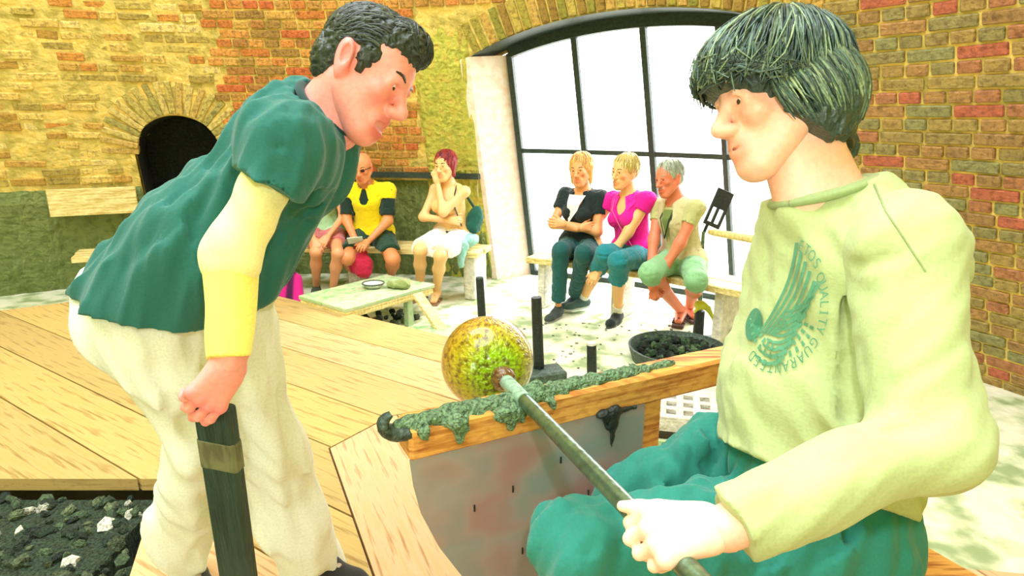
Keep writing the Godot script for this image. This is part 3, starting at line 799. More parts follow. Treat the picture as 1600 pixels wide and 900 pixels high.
# ---------------------------------------------------------------- people
func joint(a: Vector3, b: Vector3, l1: float, l2: float, hint: Vector3) -> Vector3:
	# the elbow or knee between two ends, bent towards the hint
	var ab := b - a
	var dd := minf(ab.length(), (l1 + l2) * 0.998)
	var t := (l1 * l1 - l2 * l2 + dd * dd) / (2.0 * dd)
	var h := sqrt(maxf(l1 * l1 - t * t, 0.0))
	var u := ab.normalized()
	var p := (hint - u * hint.dot(u)).normalized()
	return a + u * t + p * h
func head_field(H: Transform3D, s: float, skin: Color, o: Dictionary) -> Field:
	var f := field(lin(skin), 0.011 * s)
	var P := func(x: float, y: float, z: float) -> Vector3: return H * (Vector3(x, y, z) * s)
	var B := H.basis
	f.ell(P.call(0, 0.045, -0.012), Vector3(0.073, 0.084, 0.094) * s, B)
	f.ell(P.call(0, 0.045, 0.028), Vector3(0.062, 0.06, 0.06) * s, B)
	f.ell(P.call(0, -0.025, 0.03), Vector3(0.059, 0.07, 0.052) * s, B)
	for x in [-1.0, 1.0]:
		f.cap(P.call(x * 0.05, -0.045, 0.005), P.call(x * 0.02, -0.096, 0.06), 0.021 * s, 0.019 * s)
	f.ell(P.call(0, -0.1, 0.068), Vector3(0.024, 0.018, 0.02) * s, B)
	f.cap(P.call(0, -0.06, 0.0), P.call(0, -0.08, 0.05), 0.032 * s)
	f.k = 0.006 * s
	f.cap(P.call(-0.034, 0.026, 0.079), P.call(0.034, 0.026, 0.079), 0.0105 * s)
	f.color = lin(Color(skin.r, skin.g * 0.93, skin.b * 0.92))
	for x in [-1.0, 1.0]: f.ell(P.call(x * 0.04, -0.016, 0.066), Vector3(0.021, 0.019, 0.019) * s, B)
	f.color = lin(skin)
	var nl: float = o.get("nose", 1.0)
	f.k = 0.005 * s
	f.cap(P.call(0, 0.02, 0.086), P.call(0, -0.024, 0.104 + 0.008 * nl), 0.008 * s, 0.0105 * s)
	f.ell(P.call(0, -0.029, 0.106 + 0.008 * nl), Vector3(0.011, 0.0105, 0.011) * s, B)
	f.k = 0.004 * s
	for x in [-1.0, 1.0]: f.ell(P.call(x * 0.0125, -0.034, 0.1), Vector3(0.0085, 0.0075, 0.011) * s, B)
	f.ell(P.call(0, -0.062, 0.077), Vector3(0.03, 0.025, 0.02) * s, B)
	f.color = lin(o.get("lip", Color(skin.r * 0.92, skin.g * 0.66, skin.b * 0.64)))
	var op: float = o.get("open", 0.0)
	f.cap(P.call(-0.019, -0.06, 0.088), P.call(0, -0.057, 0.0955), 0.0045 * s); f.cap(P.call(0.019, -0.06, 0.088), P.call(0, -0.057, 0.0955), 0.0045 * s)
	f.cap(P.call(-0.016, -0.071 - op, 0.087), P.call(0, -0.0735 - op, 0.094), 0.0055 * s); f.cap(P.call(0.016, -0.071 - op, 0.087), P.call(0, -0.0735 - op, 0.094), 0.0055 * s)
	f.color = lin(skin)
	f.k = 0.004 * s
	f.sub_cap(P.call(-0.02, -0.0655 - op * 0.5, 0.099), P.call(0.02, -0.0655 - op * 0.5, 0.099), (0.003 + op * 0.6) * s)
	for x in [-1.0, 1.0]:
		f.sub_ell(P.call(x * 0.031, 0.008, 0.099), Vector3(0.0165, 0.0095, 0.014) * s, B)
	f.k = 0.003 * s
	for x in [-1.0, 1.0]:
		f.cap(P.call(x * 0.017, 0.014, 0.085), P.call(x * 0.031, 0.0175, 0.0895), 0.0035 * s); f.cap(P.call(x * 0.031, 0.0175, 0.0895), P.call(x * 0.046, 0.012, 0.08), 0.0035 * s)
		f.cap(P.call(x * 0.02, 0.001, 0.084), P.call(x * 0.044, 0.002, 0.079), 0.003 * s)
	if o.get("ears", true):
		f.color = lin(Color(skin.r, skin.g * 0.88, skin.b * 0.88))
		f.k = 0.004 * s
		for x in [-1.0, 1.0]:
			var eb: Basis = B * Basis.from_euler(Vector3(-0.2, x * 0.35, x * -0.12))
			f.ell(P.call(x * 0.0785, 0.004, -0.014), Vector3(0.0085, 0.0325, 0.019) * s, eb)
			f.ell(P.call(x * 0.0755, -0.026, -0.006), Vector3(0.007, 0.012, 0.009) * s, eb)
			f.sub_ell(P.call(x * 0.088, 0.006, -0.008), Vector3(0.0085, 0.02, 0.0105) * s, eb)
	return f
func face_bits(o: Node3D, H: Transform3D, s: float, iris: Color, brow: Color, look := Vector3(0, 0, 1)) -> void:
	for x in [-1.0, 1.0]:
		var c := H * (Vector3(x * 0.031, 0.0075, 0.0765) * s)
		var g := Geo.new()
		g.col = Color(0.85, 0.84, 0.8); g.ball(c, Vector3.ONE * 0.0118 * s, H.basis, 12)
		var lk := (H.basis * look).normalized()
		g.col = lin(iris); g.ball(c + lk * 0.0068 * s, Vector3.ONE * 0.0068 * s, H.basis, 10)
		g.col = Color(0.01, 0.01, 0.01); g.ball(c + lk * 0.0105 * s, Vector3.ONE * 0.0031 * s, H.basis, 8)
		part("eye", g, M.shiny, o)
		g = Geo.new(); g.col = lin(brow)
		var pts := []
		for k in 5: pts.append(H * (Vector3(x * lerpf(0.014, 0.05, k / 4.0), 0.029 + 0.006 * sin(k / 4.0 * 2.4), lerpf(0.0935, 0.0815, k / 4.0 * k / 4.0)) * s))
		g.tube(pts, [0.004 * s, 0.0058 * s, 0.0058 * s, 0.0045 * s, 0.002 * s], 6, true, 0.6)
		part("eyebrow", g, M.hair, o)
func locks(g: Geo, H: Transform3D, s: float, c: Vector3, r: Vector3, region: Callable, flow: Callable, n: int, length: float, w: float, cols: Array, droop := 0.0, sd := 3) -> void:
	# tapered strands that follow an ellipsoid round the skull
	var rg := RandomNumberGenerator.new(); rg.seed = sd
	var made := 0
	var tries := 0
	while made < n and tries < n * 12:
		tries += 1
		var d := Vector3(rg.randfn(), rg.randfn(), rg.randfn()).normalized()
		if not region.call(d): continue
		made += 1
		var p := d * r
		var pts := []; var rad := []
		var steps := 5
		var ln := length * rg.randf_range(0.7, 1.25)
		var lift := rg.randf_range(0.0, 0.5)
		var wob := Vector3(rg.randfn(), rg.randfn(), rg.randfn()) * 0.1
		for k in steps:
			var t := float(k) / (steps - 1)
			pts.append(H * ((c + p * (1.0 + 0.03 * lift * (1.0 - t))) * s))
			rad.append(w * s * (1.0 - t * 0.8) * (0.55 if k == 0 else 1.0))
			var nrm := (p / (r * r)).normalized()
			var fl: Vector3 = flow.call(p.normalized()) + wob
			fl = (fl - nrm * nrm.dot(fl)).normalized()
			p += fl * ln / steps
			var q := p / r
			var pl := q.length()
			if droop <= 0.0 or p.y > -0.1: p = p / lerpf(pl, 1.0, droop) if pl > 0.0 else p
		g.col = lin(tone2(rg, cols[rg.randi() % cols.size()], 0.2))
		g.tube(pts, rad, 5, true, 0.6)
func tone2(rg: RandomNumberGenerator, c: Color, a: float) -> Color:
	var d := rg.randf_range(1.0 - a, 1.0 + a)
	return Color(c.r * d, c.g * d, c.b * d)
func hand_field(W: Vector3, d: Vector3, n: Vector3, left: bool, skin: Color, curl: Array, s := 1.0, thumb := Vector3(0.75, 0.6, -0.3), thumb_bend := 0.3, knuckle := Color.BLACK) -> Field:
	d = d.normalized(); n = (n - d * d.dot(n)).normalized()
	var t := d.cross(n) * (1.0 if left else -1.0)     # towards the thumb
	var f := field(lin(skin), 0.007 * s)
	var P := func(a: float, b: float, c: float) -> Vector3: return W + (d * a + t * b + n * c) * s
	f.cap(P.call(-0.03, 0, 0), P.call(0.015, 0, 0), 0.024 * s, 0.025 * s, n, 1.25)
	for q in [0.027, 0.01, -0.009, -0.026]:
		f.cap(P.call(0.012, q * 0.62, 0.0), P.call(0.078, q * 1.1, 0.002), 0.0145 * s, 0.0115 * s)
	f.cap(P.call(0.012, 0.02, -0.008), P.call(0.05, 0.03, -0.014), 0.016 * s, 0.014 * s)
	f.k = 0.0028 * s
	var base := [0.088, 0.093, 0.088, 0.079]
	var side := [0.033, 0.0112, -0.0112, -0.032]
	var rad := [0.0088, 0.0091, 0.0087, 0.0076]
	var ln := [0.074, 0.08, 0.075, 0.058]
	for i in 4:
		var p: Vector3 = P.call(base[i], side[i], 0.001)
		var a := 0.0
		var cu: Array = curl[mini(i, curl.size() - 1)]
		f.color = lin(knuckle if knuckle != Color.BLACK else skin)
		f.ell(p + n * 0.003 * s, Vector3.ONE * 0.0095 * s)
		f.color = lin(skin)
		for j in 3:
			a += cu[j]
			var dir: Vector3 = d * cos(a) - n * sin(a) + t * (side[i] * (1.2 if cu[0] < 0.6 else -1.5)) * 0.8
			var l: float = ln[i] * [0.46, 0.3, 0.24][j] * s
			var r0: float = rad[i] * s * [1.0, 0.93, 0.86][j]
			f.cap(p, p + dir.normalized() * l, r0, r0 * 0.92)
			p += dir.normalized() * l
	var th := (d * thumb.x + t * thumb.y + n * thumb.z).normalized()
	var p0: Vector3 = P.call(0.028, 0.026, -0.01)
	f.k = 0.004 * s
	f.cap(p0, p0 + th * 0.042 * s, 0.0125 * s, 0.0105 * s)
	var th2 := (th + (d - t * 0.5) * thumb_bend).normalized()
	f.k = 0.003 * s
	f.cap(p0 + th * 0.042 * s, p0 + th * 0.042 * s + th2 * 0.026 * s, 0.0103 * s, 0.0095 * s)
	f.cap(p0 + th * 0.042 * s + th2 * 0.026 * s, p0 + th * 0.042 * s + th2 * 0.05 * s, 0.0097 * s, 0.008 * s)
	return f
func shoe(o: Node3D, ankle: Vector3, dir: Vector3, ground: float, c: Color, sole: Color, cell := 0.008, tilt := 0.0) -> void:
	dir.y = tilt
	dir = dir.normalized()
	var a := Vector3(ankle.x, ground, ankle.z)
	if tilt != 0.0: a.y = ankle.y - 0.08
	var f := field(lin(c), 0.01)
	var side := dir.cross(Vector3.UP).normalized()
	var up := side.cross(dir).normalized()
	f.cap(a - dir * 0.035 + up * 0.045, a + dir * 0.04 + up * 0.048, 0.034, 0.038)
	f.cap(a + dir * 0.03 + up * 0.045, a + dir * 0.14 + up * 0.03, 0.038, 0.036, up, 1.2)
	f.cap(a + dir * 0.14 + up * 0.03, a + dir * 0.165 + up * 0.026, 0.036, 0.03, up, 1.35)
	f.cap(a + up * 0.05, a - dir * 0.012 + up * 0.095, 0.036, 0.033)
	f.cuts = [Plane(-up, (-up).dot(a + up * 0.014)), Plane(up, up.dot(a + up * 0.1))]
	var sn := skin_job("shoe", [[f, cell]], M.cloth, o)
	var g := Geo.new(); g.col = lin(sole)
	var poly := PackedVector2Array()
	for k in 20:
		var t := TAU * k / 20
		poly.append(Vector2(0.065 + cos(t) * 0.135, sin(t) * (0.04 if cos(t) > 0 else 0.036)))
	g.prism(poly, 0.018, Transform3D(Basis(dir, side * -1.0, up) if dir.cross(-side).dot(up) > 0 else Basis(dir, side, up), a))
	part("sole", g, M.paint, sn)

# a visitor who sits on a bench. cfg holds measures, colours and where hands and feet go
func sitter(c: Dictionary) -> Dictionary:
	var az: float = c.az
	var hip: Vector3 = CENTRE + Vector3(sin(deg_to_rad(az)) * 4.62, 0.535, -cos(deg_to_rad(az)) * 4.62) + c.get("shift", Vector3.ZERO)
	var yaw: float = deg_to_rad(-az + c.get("yaw", 0.0))
	var B := Basis(Vector3.UP, yaw)           # z looks out of the bench, x is the person's left
	var lean: float = c.get("lean", 0.0)
	var side: float = c.get("tilt", 0.0)
	var T := B * Basis.from_euler(Vector3(lean, 0, side))
	var s: float = c.get("s", 1.0)
	var w: float = c.get("w", 0.165)
	var o := thing("person", c.label, "person", Vector3(hip.x, 0.0, hip.z), "visitors sitting on the benches")
	var skin: Color = c.skin
	var X := func(x: float, y: float, z: float) -> Vector3: return hip + T * (Vector3(x, y, z) * s)
	var waist: Vector3 = X.call(0, 0.14, 0.0); var chest: Vector3 = X.call(0, 0.34, 0.01); var nb: Vector3 = X.call(0, 0.475, 0.0)
	var shl := [X.call(-w, 0.43, 0.0), X.call(w, 0.43, 0.0)]
	var hd: Array = c.get("head", [0.0, 0.0, 0.0])   # yaw, pitch, roll
	var HB := B * Basis.from_euler(Vector3(hd[1], hd[0], hd[2]))
	var hc: Vector3 = nb + T * Vector3(0, 0.1, 0.01) * s + HB * Vector3(0, 0.07, 0.03) * s
	var H := Transform3D(HB, hc)
	var fwd: Vector3 = T.z
	# limbs: right first, then left
	var hips := [hip + B * Vector3(-0.09, 0, 0.02), hip + B * Vector3(0.09, 0, 0.02)]
	var el := []; var wr := []; var kn := []; var an := []
	for i in 2:
		var sg := -1.0 if i == 0 else 1.0
		wr.append(c.hands[i] if c.hands[i] is Vector3 else X.call(c.hands[i][0], c.hands[i][1], c.hands[i][2]))
		el.append(joint(shl[i], wr[i], 0.275 * s, 0.245 * s, c.elbow[i] if c.has("elbow") else T * Vector3(sg * 0.7, -0.5, -0.3)))
		an.append(c.feet[i])
		kn.append(c.kn[i] if c.has("kn") else joint(hips[i], an[i], 0.43 * s, 0.41 * s, c.knee[i] if c.has("knee") else B * Vector3(sg * 0.1, 0.8, 0.6)))
	var f := field(lin(skin), 0.014)
	var bench_top := [Plane(Vector3.DOWN, -0.456)]
	f.cut = bench_top
	f.cap(hips[0], hips[1], 0.095); f.cap(hip, waist, 0.125, 0.115, fwd, 1.25)
	f.cut = []
	f.cap(hips[0] + Vector3.UP * 0.06, hips[1] + Vector3.UP * 0.06, 0.06); f.cap(waist, chest, 0.125, 0.14, fwd, 1.35)
	f.cap(shl[0], shl[1], 0.047); f.cap(chest, nb, 0.095, 0.058)
	if c.get("bust", false):
		for x in [-0.065, 0.065]: f.ell(X.call(x, 0.3, 0.095), Vector3.ONE * 0.055)
	f.cap(nb - T.y * 0.02, hc + HB * Vector3(0, -0.055, -0.02) * s, 0.055 * s, 0.048 * s)
	var slim: float = c.get("slim", 1.0)
	for i in 2:
		f.cap(shl[i], el[i], 0.043 * slim, 0.036 * slim); f.cap(el[i], wr[i], 0.038 * slim, 0.025 * slim)
		var lg: float = slim * c.get("leg", 1.0)
		f.cap(hips[i], kn[i], 0.08 * lg, 0.053 * lg); f.cap(kn[i], kn[i].lerp(an[i], 0.35), 0.052 * lg, 0.052 * lg); f.cap(kn[i].lerp(an[i], 0.35), an[i], 0.052 * lg, 0.034 * lg)
	var list := [[f, 0.014], [head_field(H, s * 1.02, skin, c.get("face", {})), 0.0055]]
	for i in 2:
		var dd: Vector3 = (wr[i] - el[i]).normalized() if not c.has("hand_dir") or not (c.hand_dir[i] is Vector3) else c.hand_dir[i]
		var nn: Vector3 = T * Vector3(0, 0.5, 0.9) if not c.has("hand_n") else c.hand_n[i]
		list.append([hand_field(wr[i] + dd * 0.03, dd, nn, i == 1, skin, c.get("curl", [[0.5, 0.6, 0.4]]), 0.92 * s), 0.0045])
		if c.get("barefoot", false):
			var fd: Vector3 = (c.toe[i] as Vector3)
			var ff := field(lin(skin), 0.01)
			ff.cap(an[i], an[i] - Vector3.UP * 0.03 - fd * 0.02, 0.036, 0.034); ff.cap(an[i] + Vector3(0, -0.02, 0), an[i] + fd * 0.13 + Vector3(0, -0.055, 0), 0.033, 0.024, fd.cross(Vector3.UP), 0.75)
			list.append([ff, 0.008])
	skin_job("body", list, M.skin, o)
	var iris: Color = c.get("iris", rgb(60, 60, 50))
	face_bits(o, H, s * 1.02, iris, c.brow)
	return {"o": o, "hip": hip, "waist": waist, "chest": chest, "nb": nb, "sh": shl, "el": el, "wr": wr, "hips": hips, "kn": kn, "an": an, "T": T, "B": B, "H": H, "X": X, "fwd": fwd, "s": s, "hc": hc}
func shirt(p: Dictionary, called: String, c: Color, sleeve: float, off := 0.014, neck := 0.45, hem := -0.02, bust := false, v_front := 0.0) -> MeshInstance3D:
	# torso cover with sleeves that reach that share of the upper arm (0 = none, above 1 = onto the forearm)
	var f := field(lin(c), 0.012)
	var fwd: Vector3 = p.fwd
	f.cut = [Plane(Vector3.DOWN, -0.453)]
	f.cap(p.hips[0] + Vector3.UP * 0.03, p.hips[1] + Vector3.UP * 0.03, 0.1 + off); f.cap(p.hip, p.waist, 0.13 + off, 0.118 + off, fwd, 1.25)
	f.cut = []
	f.cap(p.waist, p.chest, 0.125 + off, 0.14 + off, fwd, 1.33); f.cap(p.chest, p.nb - p.T.y * 0.03, 0.105 + off, 0.07 + off)
	if bust:
		for x in [-0.065, 0.065]: f.ell(p.X.call(x, 0.3, 0.1), Vector3.ONE * (0.052 + off))
	if sleeve > 0.0:
		f.cap(p.sh[0], p.sh[1], 0.052 + off * 0.8)
		for i in 2:
			var e: Vector3 = p.sh[i].lerp(p.el[i], minf(sleeve, 1.0))
			var ax: Vector3 = (p.el[i] - p.sh[i]).normalized()
			if sleeve < 1.0: f.cut = [Plane(ax, ax.dot(e))]
			f.cap(p.sh[i], p.sh[i].lerp(p.el[i], minf(sleeve + 0.2, 1.0)), 0.051 + off * 0.8, 0.044 + off)
			f.cut = []
	else:
		for i in 2: f.cap(p.sh[i].lerp(p.nb, 0.45), p.sh[i].lerp(p.chest, 0.55), 0.046 + off * 0.7)
	var up: Vector3 = p.T.y
	var low: Vector3 = p.X.call(0, hem, 0)
	f.cuts = [Plane(-up, (-up).dot(low))]
	f.k = 0.006
	f.sub_cap(p.nb - up * 0.03 + fwd * 0.015, p.nb + up * 0.2 + fwd * 0.02, 0.066, 0.08)
	if v_front > 0.0: f.sub_ell(p.X.call(0, 0.43, 0.115), Vector3(0.05, 0.1, 0.06), p.T)
	if neck < 0.41: f.sub_ell(p.X.call(0, 0.47, 0.09), Vector3(0.1, 0.1, 0.1), p.T)
	var nz := FastNoiseLite.new(); nz.frequency = 9.0; nz.fractal_octaves = 2; nz.seed = int(c.r * 91 + c.g * 37)
	f.folds = [[nz, Basis.from_scale(Vector3(1.0, 0.6, 1.0)), 0.005], [nz, Basis.from_scale(Vector3(1.3, 0.9, 1.2)), 0.008, 7.0]]
	return skin_job(called, [[f, 0.011]], M.cloth, p.o)
func trousers(p: Dictionary, called: String, c: Color, reach: float, off := 0.016, loose := 0.0) -> MeshInstance3D:
	# reach: 1 = knee, 2 = ankle
	var f := field(lin(c), 0.014)
	var top := Plane(Vector3.DOWN, -0.452)
	f.cut = [top]
	f.cap(p.hips[0], p.hips[1], 0.1 + off * 0.7); f.cap(p.hip, p.hip.lerp(p.waist, 0.75), 0.122 + off, 0.118 + off * 0.6, p.fwd, 1.22)
	f.cut = []
	for i in 2:
		var ax: Vector3 = (p.kn[i] - p.hips[i]).normalized()
		if reach <= 1.0:
			var e: Vector3 = p.hips[i].lerp(p.kn[i], reach)
			f.cut = [Plane(ax, ax.dot(e)), top]
			f.cap(p.hips[i], p.hips[i].lerp(p.kn[i], reach + 0.15), 0.088 + off, 0.066 + off + loose)
			f.cut = []
		else:
			f.cut = [Plane(Vector3.DOWN, -0.43)]
			f.cap(p.hips[i], p.kn[i], 0.086 + off, 0.05 + off)
			var e: Vector3 = p.kn[i].lerp(p.an[i], reach - 1.0)
			var a2: Vector3 = (p.an[i] - p.kn[i]).normalized()
			f.cut = [Plane(a2, a2.dot(e))]
			f.cap(p.kn[i], p.kn[i].lerp(p.an[i], reach - 0.9), 0.05 + off, lerpf(0.058, 0.042, reach - 1.0) + off + loose)
			f.cut = []
	var nz := FastNoiseLite.new(); nz.frequency = 8.0; nz.fractal_octaves = 2; nz.seed = 12
	f.folds = [[nz, Basis.IDENTITY, 0.005], [nz, Basis.from_scale(Vector3(1.2, 1.2, 1.2)), 0.008, 7.0]]
	return skin_job(called, [[f, 0.012]], M.cloth, p.o)
func cap_hair(p: Dictionary, cols: Array, long := 0.0, front := 0.0, puff := 0.0) -> void:
	# a shaped head of hair for a visitor; long hangs it below the ears
	var H: Transform3D = p.H
	var s: float = p.s * 1.02
	var f := field(lin(cols[0]), 0.01)
	var P := func(x: float, y: float, z: float) -> Vector3: return H * (Vector3(x, y, z) * s)
	f.ell(P.call(0, 0.05, -0.018), Vector3(0.083 + puff, 0.091 + puff, 0.101 + puff) * s, H.basis)
	if long > 0.0:
		for x in [-1.0, 1.0]: f.cap(P.call(x * 0.066, 0.03, -0.01), P.call(x * 0.07, -long, -0.005), (0.026 + puff) * s, 0.02 * s)
		f.cap(P.call(0, 0.0, -0.06), P.call(0, -long, -0.06), 0.06 * s, 0.045 * s, H.basis.z, 1.5)
	else:
		f.ell(P.call(0, -0.01, -0.055), Vector3(0.065, 0.05, 0.05) * s, H.basis)
	f.sub_ell(P.call(0, -0.035 - front * 0.5, 0.105), Vector3(0.068, 0.105 - front, 0.09) * s, H.basis)
	f.sub_ell(P.call(0, -0.1, 0.05), Vector3(0.075, 0.085, 0.1) * s, H.basis)
	var hz := FastNoiseLite.new(); hz.frequency = 45.0; hz.seed = 9
	f.folds = [[hz, H.basis * Basis.from_scale(Vector3(1, 0.3, 1)) * H.basis.transposed(), 0.008]]
	var g := Geo.new()
	var reg := func(d: Vector3) -> bool: return d.y > (-0.5 if d.z < 0.1 else 0.35) and not (d.z > 0.75 and d.y < 0.65)
	var fl := func(d: Vector3) -> Vector3: return Vector3(d.x * 1.2, -0.8, d.z * 0.9 + 0.15)
	locks(g, H, s, Vector3(0, 0.05, -0.018), Vector3(0.084 + puff, 0.092 + puff, 0.102 + puff), reg, fl, 190, 0.08, 0.006, cols, 0.6)
	skin_job("hair", [[f, 0.006]], M.hair, p.o, g)
func on_floor(px: float, py: float, h: float) -> Vector3:
	var r := at(px, py, 1.0) - EYE
	return EYE + r * ((h - EYE.y) / r.y)
func strap(o: Node3D, called: String, pts: Array, w: float, c: Color, thick := 0.35) -> void:
	var g := Geo.new(); g.col = lin(c)
	g.tube(pts, [w], 8, true, thick)
	part(called, g, M.cloth, o)
func visitors() -> void:
	var U := Vector3.UP
	# woman in the green and white top, half hidden by the bending man
	var p := sitter({"az": 0.4, "label": "dark haired woman in green and white sleeveless top, leftmost on the left bench", "skin": rgb(226, 160, 116), "brow": rgb(50, 36, 30), "w": 0.15, "slim": 0.9, "bust": true, "lean": 0.12, "yaw": 10.0,
		"head": [0.2, 0.1, 0.05], "hands": [[-0.06, 0.08, 0.36], [0.07, 0.09, 0.33]], "feet": [on_floor(494, 447, 0.09), on_floor(520, 452, 0.09)], "kn": [at(494, 394, 5.6), at(528, 396, 5.55)]})
	shirt(p, "top", rgb(176, 226, 176), 0.0, 0.01, 0.43, -0.02, true)
	trousers(p, "shorts", rgb(206, 120, 120), 0.55, 0.012)
	cap_hair(p, [rgb(30, 30, 26), rgb(44, 40, 32)], 0.12)
	for i in 2: shoe(p.o, p.an[i], p.B.z, 0.0, rgb(60, 74, 56), rgb(120, 110, 90))
	# bald man in the yellow polo shirt
	p = sitter({"az": 6.0, "label": "bald man in sunglasses and bright yellow polo shirt holding a pale paper", "skin": rgb(222, 146, 96), "brow": rgb(90, 70, 50), "w": 0.185, "slim": 1.12, "lean": 0.2, "yaw": 0.0,
		"head": [-0.05, 0.22, 0.0], "hands": [[-0.06, 0.06, 0.3], [0.07, 0.07, 0.3]], "feet": [on_floor(556, 430, 0.09), on_floor(612, 428, 0.09)], "kn": [at(543, 403, 5.6), at(614, 405, 5.6)],
		"hand_dir": [p.B * Vector3(0.5, -0.25, 0.8), p.B * Vector3(-0.5, -0.25, 0.8)]})
	shirt(p, "undershirt", rgb(18, 44, 36), 0.82, 0.018, 0.45, 0.0)
	shirt(p, "polo_shirt", rgb(250, 226, 10), 0.28, 0.027, 0.43, -0.04, false, 1.0)
	var g := Geo.new(); g.col = lin(rgb(255, 214, 0))
	for x in [-1.0, 1.0]:
		g.prism(PackedVector2Array([Vector2(0, 0), Vector2(0.085, -0.015), Vector2(0.075, -0.075), Vector2(0.015, -0.095)]) if x > 0 else PackedVector2Array([Vector2(0, 0), Vector2(-0.085, -0.015), Vector2(-0.075, -0.075), Vector2(-0.015, -0.095)]), 0.008, Transform3D(p.T * Basis.from_euler(Vector3(-0.45, x * 0.25, 0)), p.X.call(x * 0.015, 0.475, 0.085)))
	part("collar", g, M.cloth, p.o)
	trousers(p, "shorts", rgb(26, 66, 48), 0.8, 0.02, 0.01)
	glasses(p, true)
	for i in 2: shoe(p.o, p.an[i], p.B.z + p.B.x * (i - 0.5) * 0.4, 0.0, rgb(226, 232, 226), rgb(190, 200, 190))
	var pp: Vector3 = (p.wr[0] + p.wr[1]) * 0.5 + p.B * Vector3(-0.03, 0.02, 0.1)
	g = Geo.new(); g.col = lin(rgb(214, 240, 236))
	g.box(Transform3D(p.B * Basis.from_euler(Vector3(-0.7, 0.2, 0.1)), pp), Vector3(0.13, 0.005, 0.1), 0.0)
	tag(node("paper", g.mesh(), M.paint, self), "folded pale blue paper in the hands of the yellow shirted man", "paper")
	var f := field(lin(rgb(190, 22, 62)), 0.012)
	var rb: Vector3 = p.hip + p.B * Vector3(-0.01, -0.2, 0.36)
	f.ell(rb, Vector3(0.11, 0.1, 0.07), p.B); f.ell(rb + p.B * Vector3(0.04, -0.05, 0.02), Vector3(0.07, 0.07, 0.06), p.B)
	f.cap(rb + U * 0.07, rb + U * 0.12 + p.B.x * 0.05, 0.02)
	var rz := FastNoiseLite.new(); rz.frequency = 12.0; rz.seed = 3
	f.folds = [[rz, Basis.IDENTITY, 0.012]]
	var ob := thing("bag", "crimson cloth bag between the knees of the yellow shirted man", "bag", rb - U * 0.13)
	skin_job("pouch", [[f, 0.008]], M.cloth, ob)
	g = Geo.new(); g.col = lin(rgb(150, 12, 46)); var hp := []
	for k in 9: hp.append(rb + p.B * Vector3(0.07 * cos(PI * k / 8.0), 0.08 + 0.09 * sin(PI * k / 8.0), 0.01))
	g.tube(hp, [0.008], 8); part("handle", g, M.cloth, ob)
	# red haired woman with her chin in her hand
	var ch: Vector3 = CENTRE + Vector3(sin(deg_to_rad(15.6)) * 4.62, 0.535, -cos(deg_to_rad(15.6)) * 4.62)
	p = sitter({"az": 15.6, "label": "red haired woman in peach top and white shorts resting chin on her hand", "skin": rgb(242, 196, 136), "brow": rgb(110, 50, 36), "w": 0.16, "slim": 0.95, "bust": true, "lean": 0.08, "yaw": -14.0,
		"head": [0.05, 0.02, 0.04], "hands": [[0.05, 0.2, 0.16], [-0.02, 0.5, 0.14]], "feet": [on_floor(657, 452, 0.09), on_floor(682, 455, 0.09)], "elbow": [Vector3(-0.8, -0.6, 0.0), Vector3(0.35, -1.0, 0.35)], "kn": [at(656, 391, 5.4), at(688, 400, 5.32)],
		"hand_dir": [Vector3(1, 0.0, 0.25), Vector3(-0.2, 1, -0.1)], "hand_n": [Vector3(0, 0.3, 1), Vector3(0.2, 0, 1)], "curl": [[0.9, 1.2, 0.7]], "barefoot": true, "toe": [Vector3(-0.45, 0, 0.85), Vector3(-0.1, 0, 1.0)]})
	shirt(p, "tank_top", rgb(240, 196, 124), 0.0, 0.008, 0.4, 0.05, true)
	trousers(p, "shorts", rgb(246, 240, 236), 0.93, 0.02, 0.012)
	cap_hair(p, [rgb(150, 34, 36), rgb(186, 58, 44), rgb(110, 22, 30)], 0.075, 0.0, 0.006)
	f = field(lin(rgb(24, 44, 40)), 0.01)
	f.cap(p.X.call(-0.12, 0.06, 0.1), p.X.call(0.13, 0.06, 0.1), 0.035)
	f.cap(p.X.call(-0.12, 0.06, 0.1), p.X.call(-0.16, 0.05, -0.02), 0.03); f.cap(p.X.call(0.13, 0.06, 0.1), p.X.call(0.165, 0.05, -0.02), 0.03)
	skin_job("waist_bag", [[f, 0.008]], M.cloth, p.o)
	strap(p.o, "strap", [p.X.call(0.085, 0.47, -0.03), p.X.call(0.1, 0.48, 0.03), p.X.call(0.112, 0.42, 0.085), p.X.call(0.13, 0.3, 0.12), p.X.call(0.16, 0.14, 0.08)], 0.014, rgb(30, 40, 36))
	for i in 2:
		g = Geo.new(); g.col = lin(rgb(150, 110, 70))
		var dr: Vector3 = [Vector3(-0.45, 0, 0.85), Vector3(-0.1, 0, 1.0)][i].normalized()
		g.box(frame(p.an[i] + dr * 0.055 - U * 0.083, dr, U), Vector3(0.24, 0.016, 0.085), 0.006)
		g.tube([p.an[i] + dr * 0.08 - U * 0.075 + dr.cross(U) * 0.045, p.an[i] + dr * 0.085 - U * 0.02, p.an[i] + dr * 0.08 - U * 0.075 - dr.cross(U) * 0.045], [0.01], 6)
		part("sandal", g, M.cloth, p.o)
	f = field(lin(rgb(18, 84, 68)), 0.012)
	var gb: Vector3 = at(742, 343, 5.75)
	f.ell(gb, Vector3(0.075, 0.13, 0.07), Basis(Vector3.BACK, -0.25)); f.ell(gb + Vector3(-0.02, -0.06, 0.03), Vector3(0.06, 0.06, 0.06))
	f.folds = [[rz, Basis.IDENTITY, 0.01]]
	ob = thing("bag", "dark green shoulder bag at the hip of the red haired woman", "bag", gb - U * 0.15)
	skin_job("pouch", [[f, 0.008]], M.cloth, ob)
	strap(ob, "strap", [gb + U * 0.1, gb + Vector3(-0.06, 0.2, 0.03), p.X.call(0.17, 0.42, 0.05)], 0.012, rgb(14, 60, 50))
	f = field(lin(rgb(140, 190, 180)), 0.012)
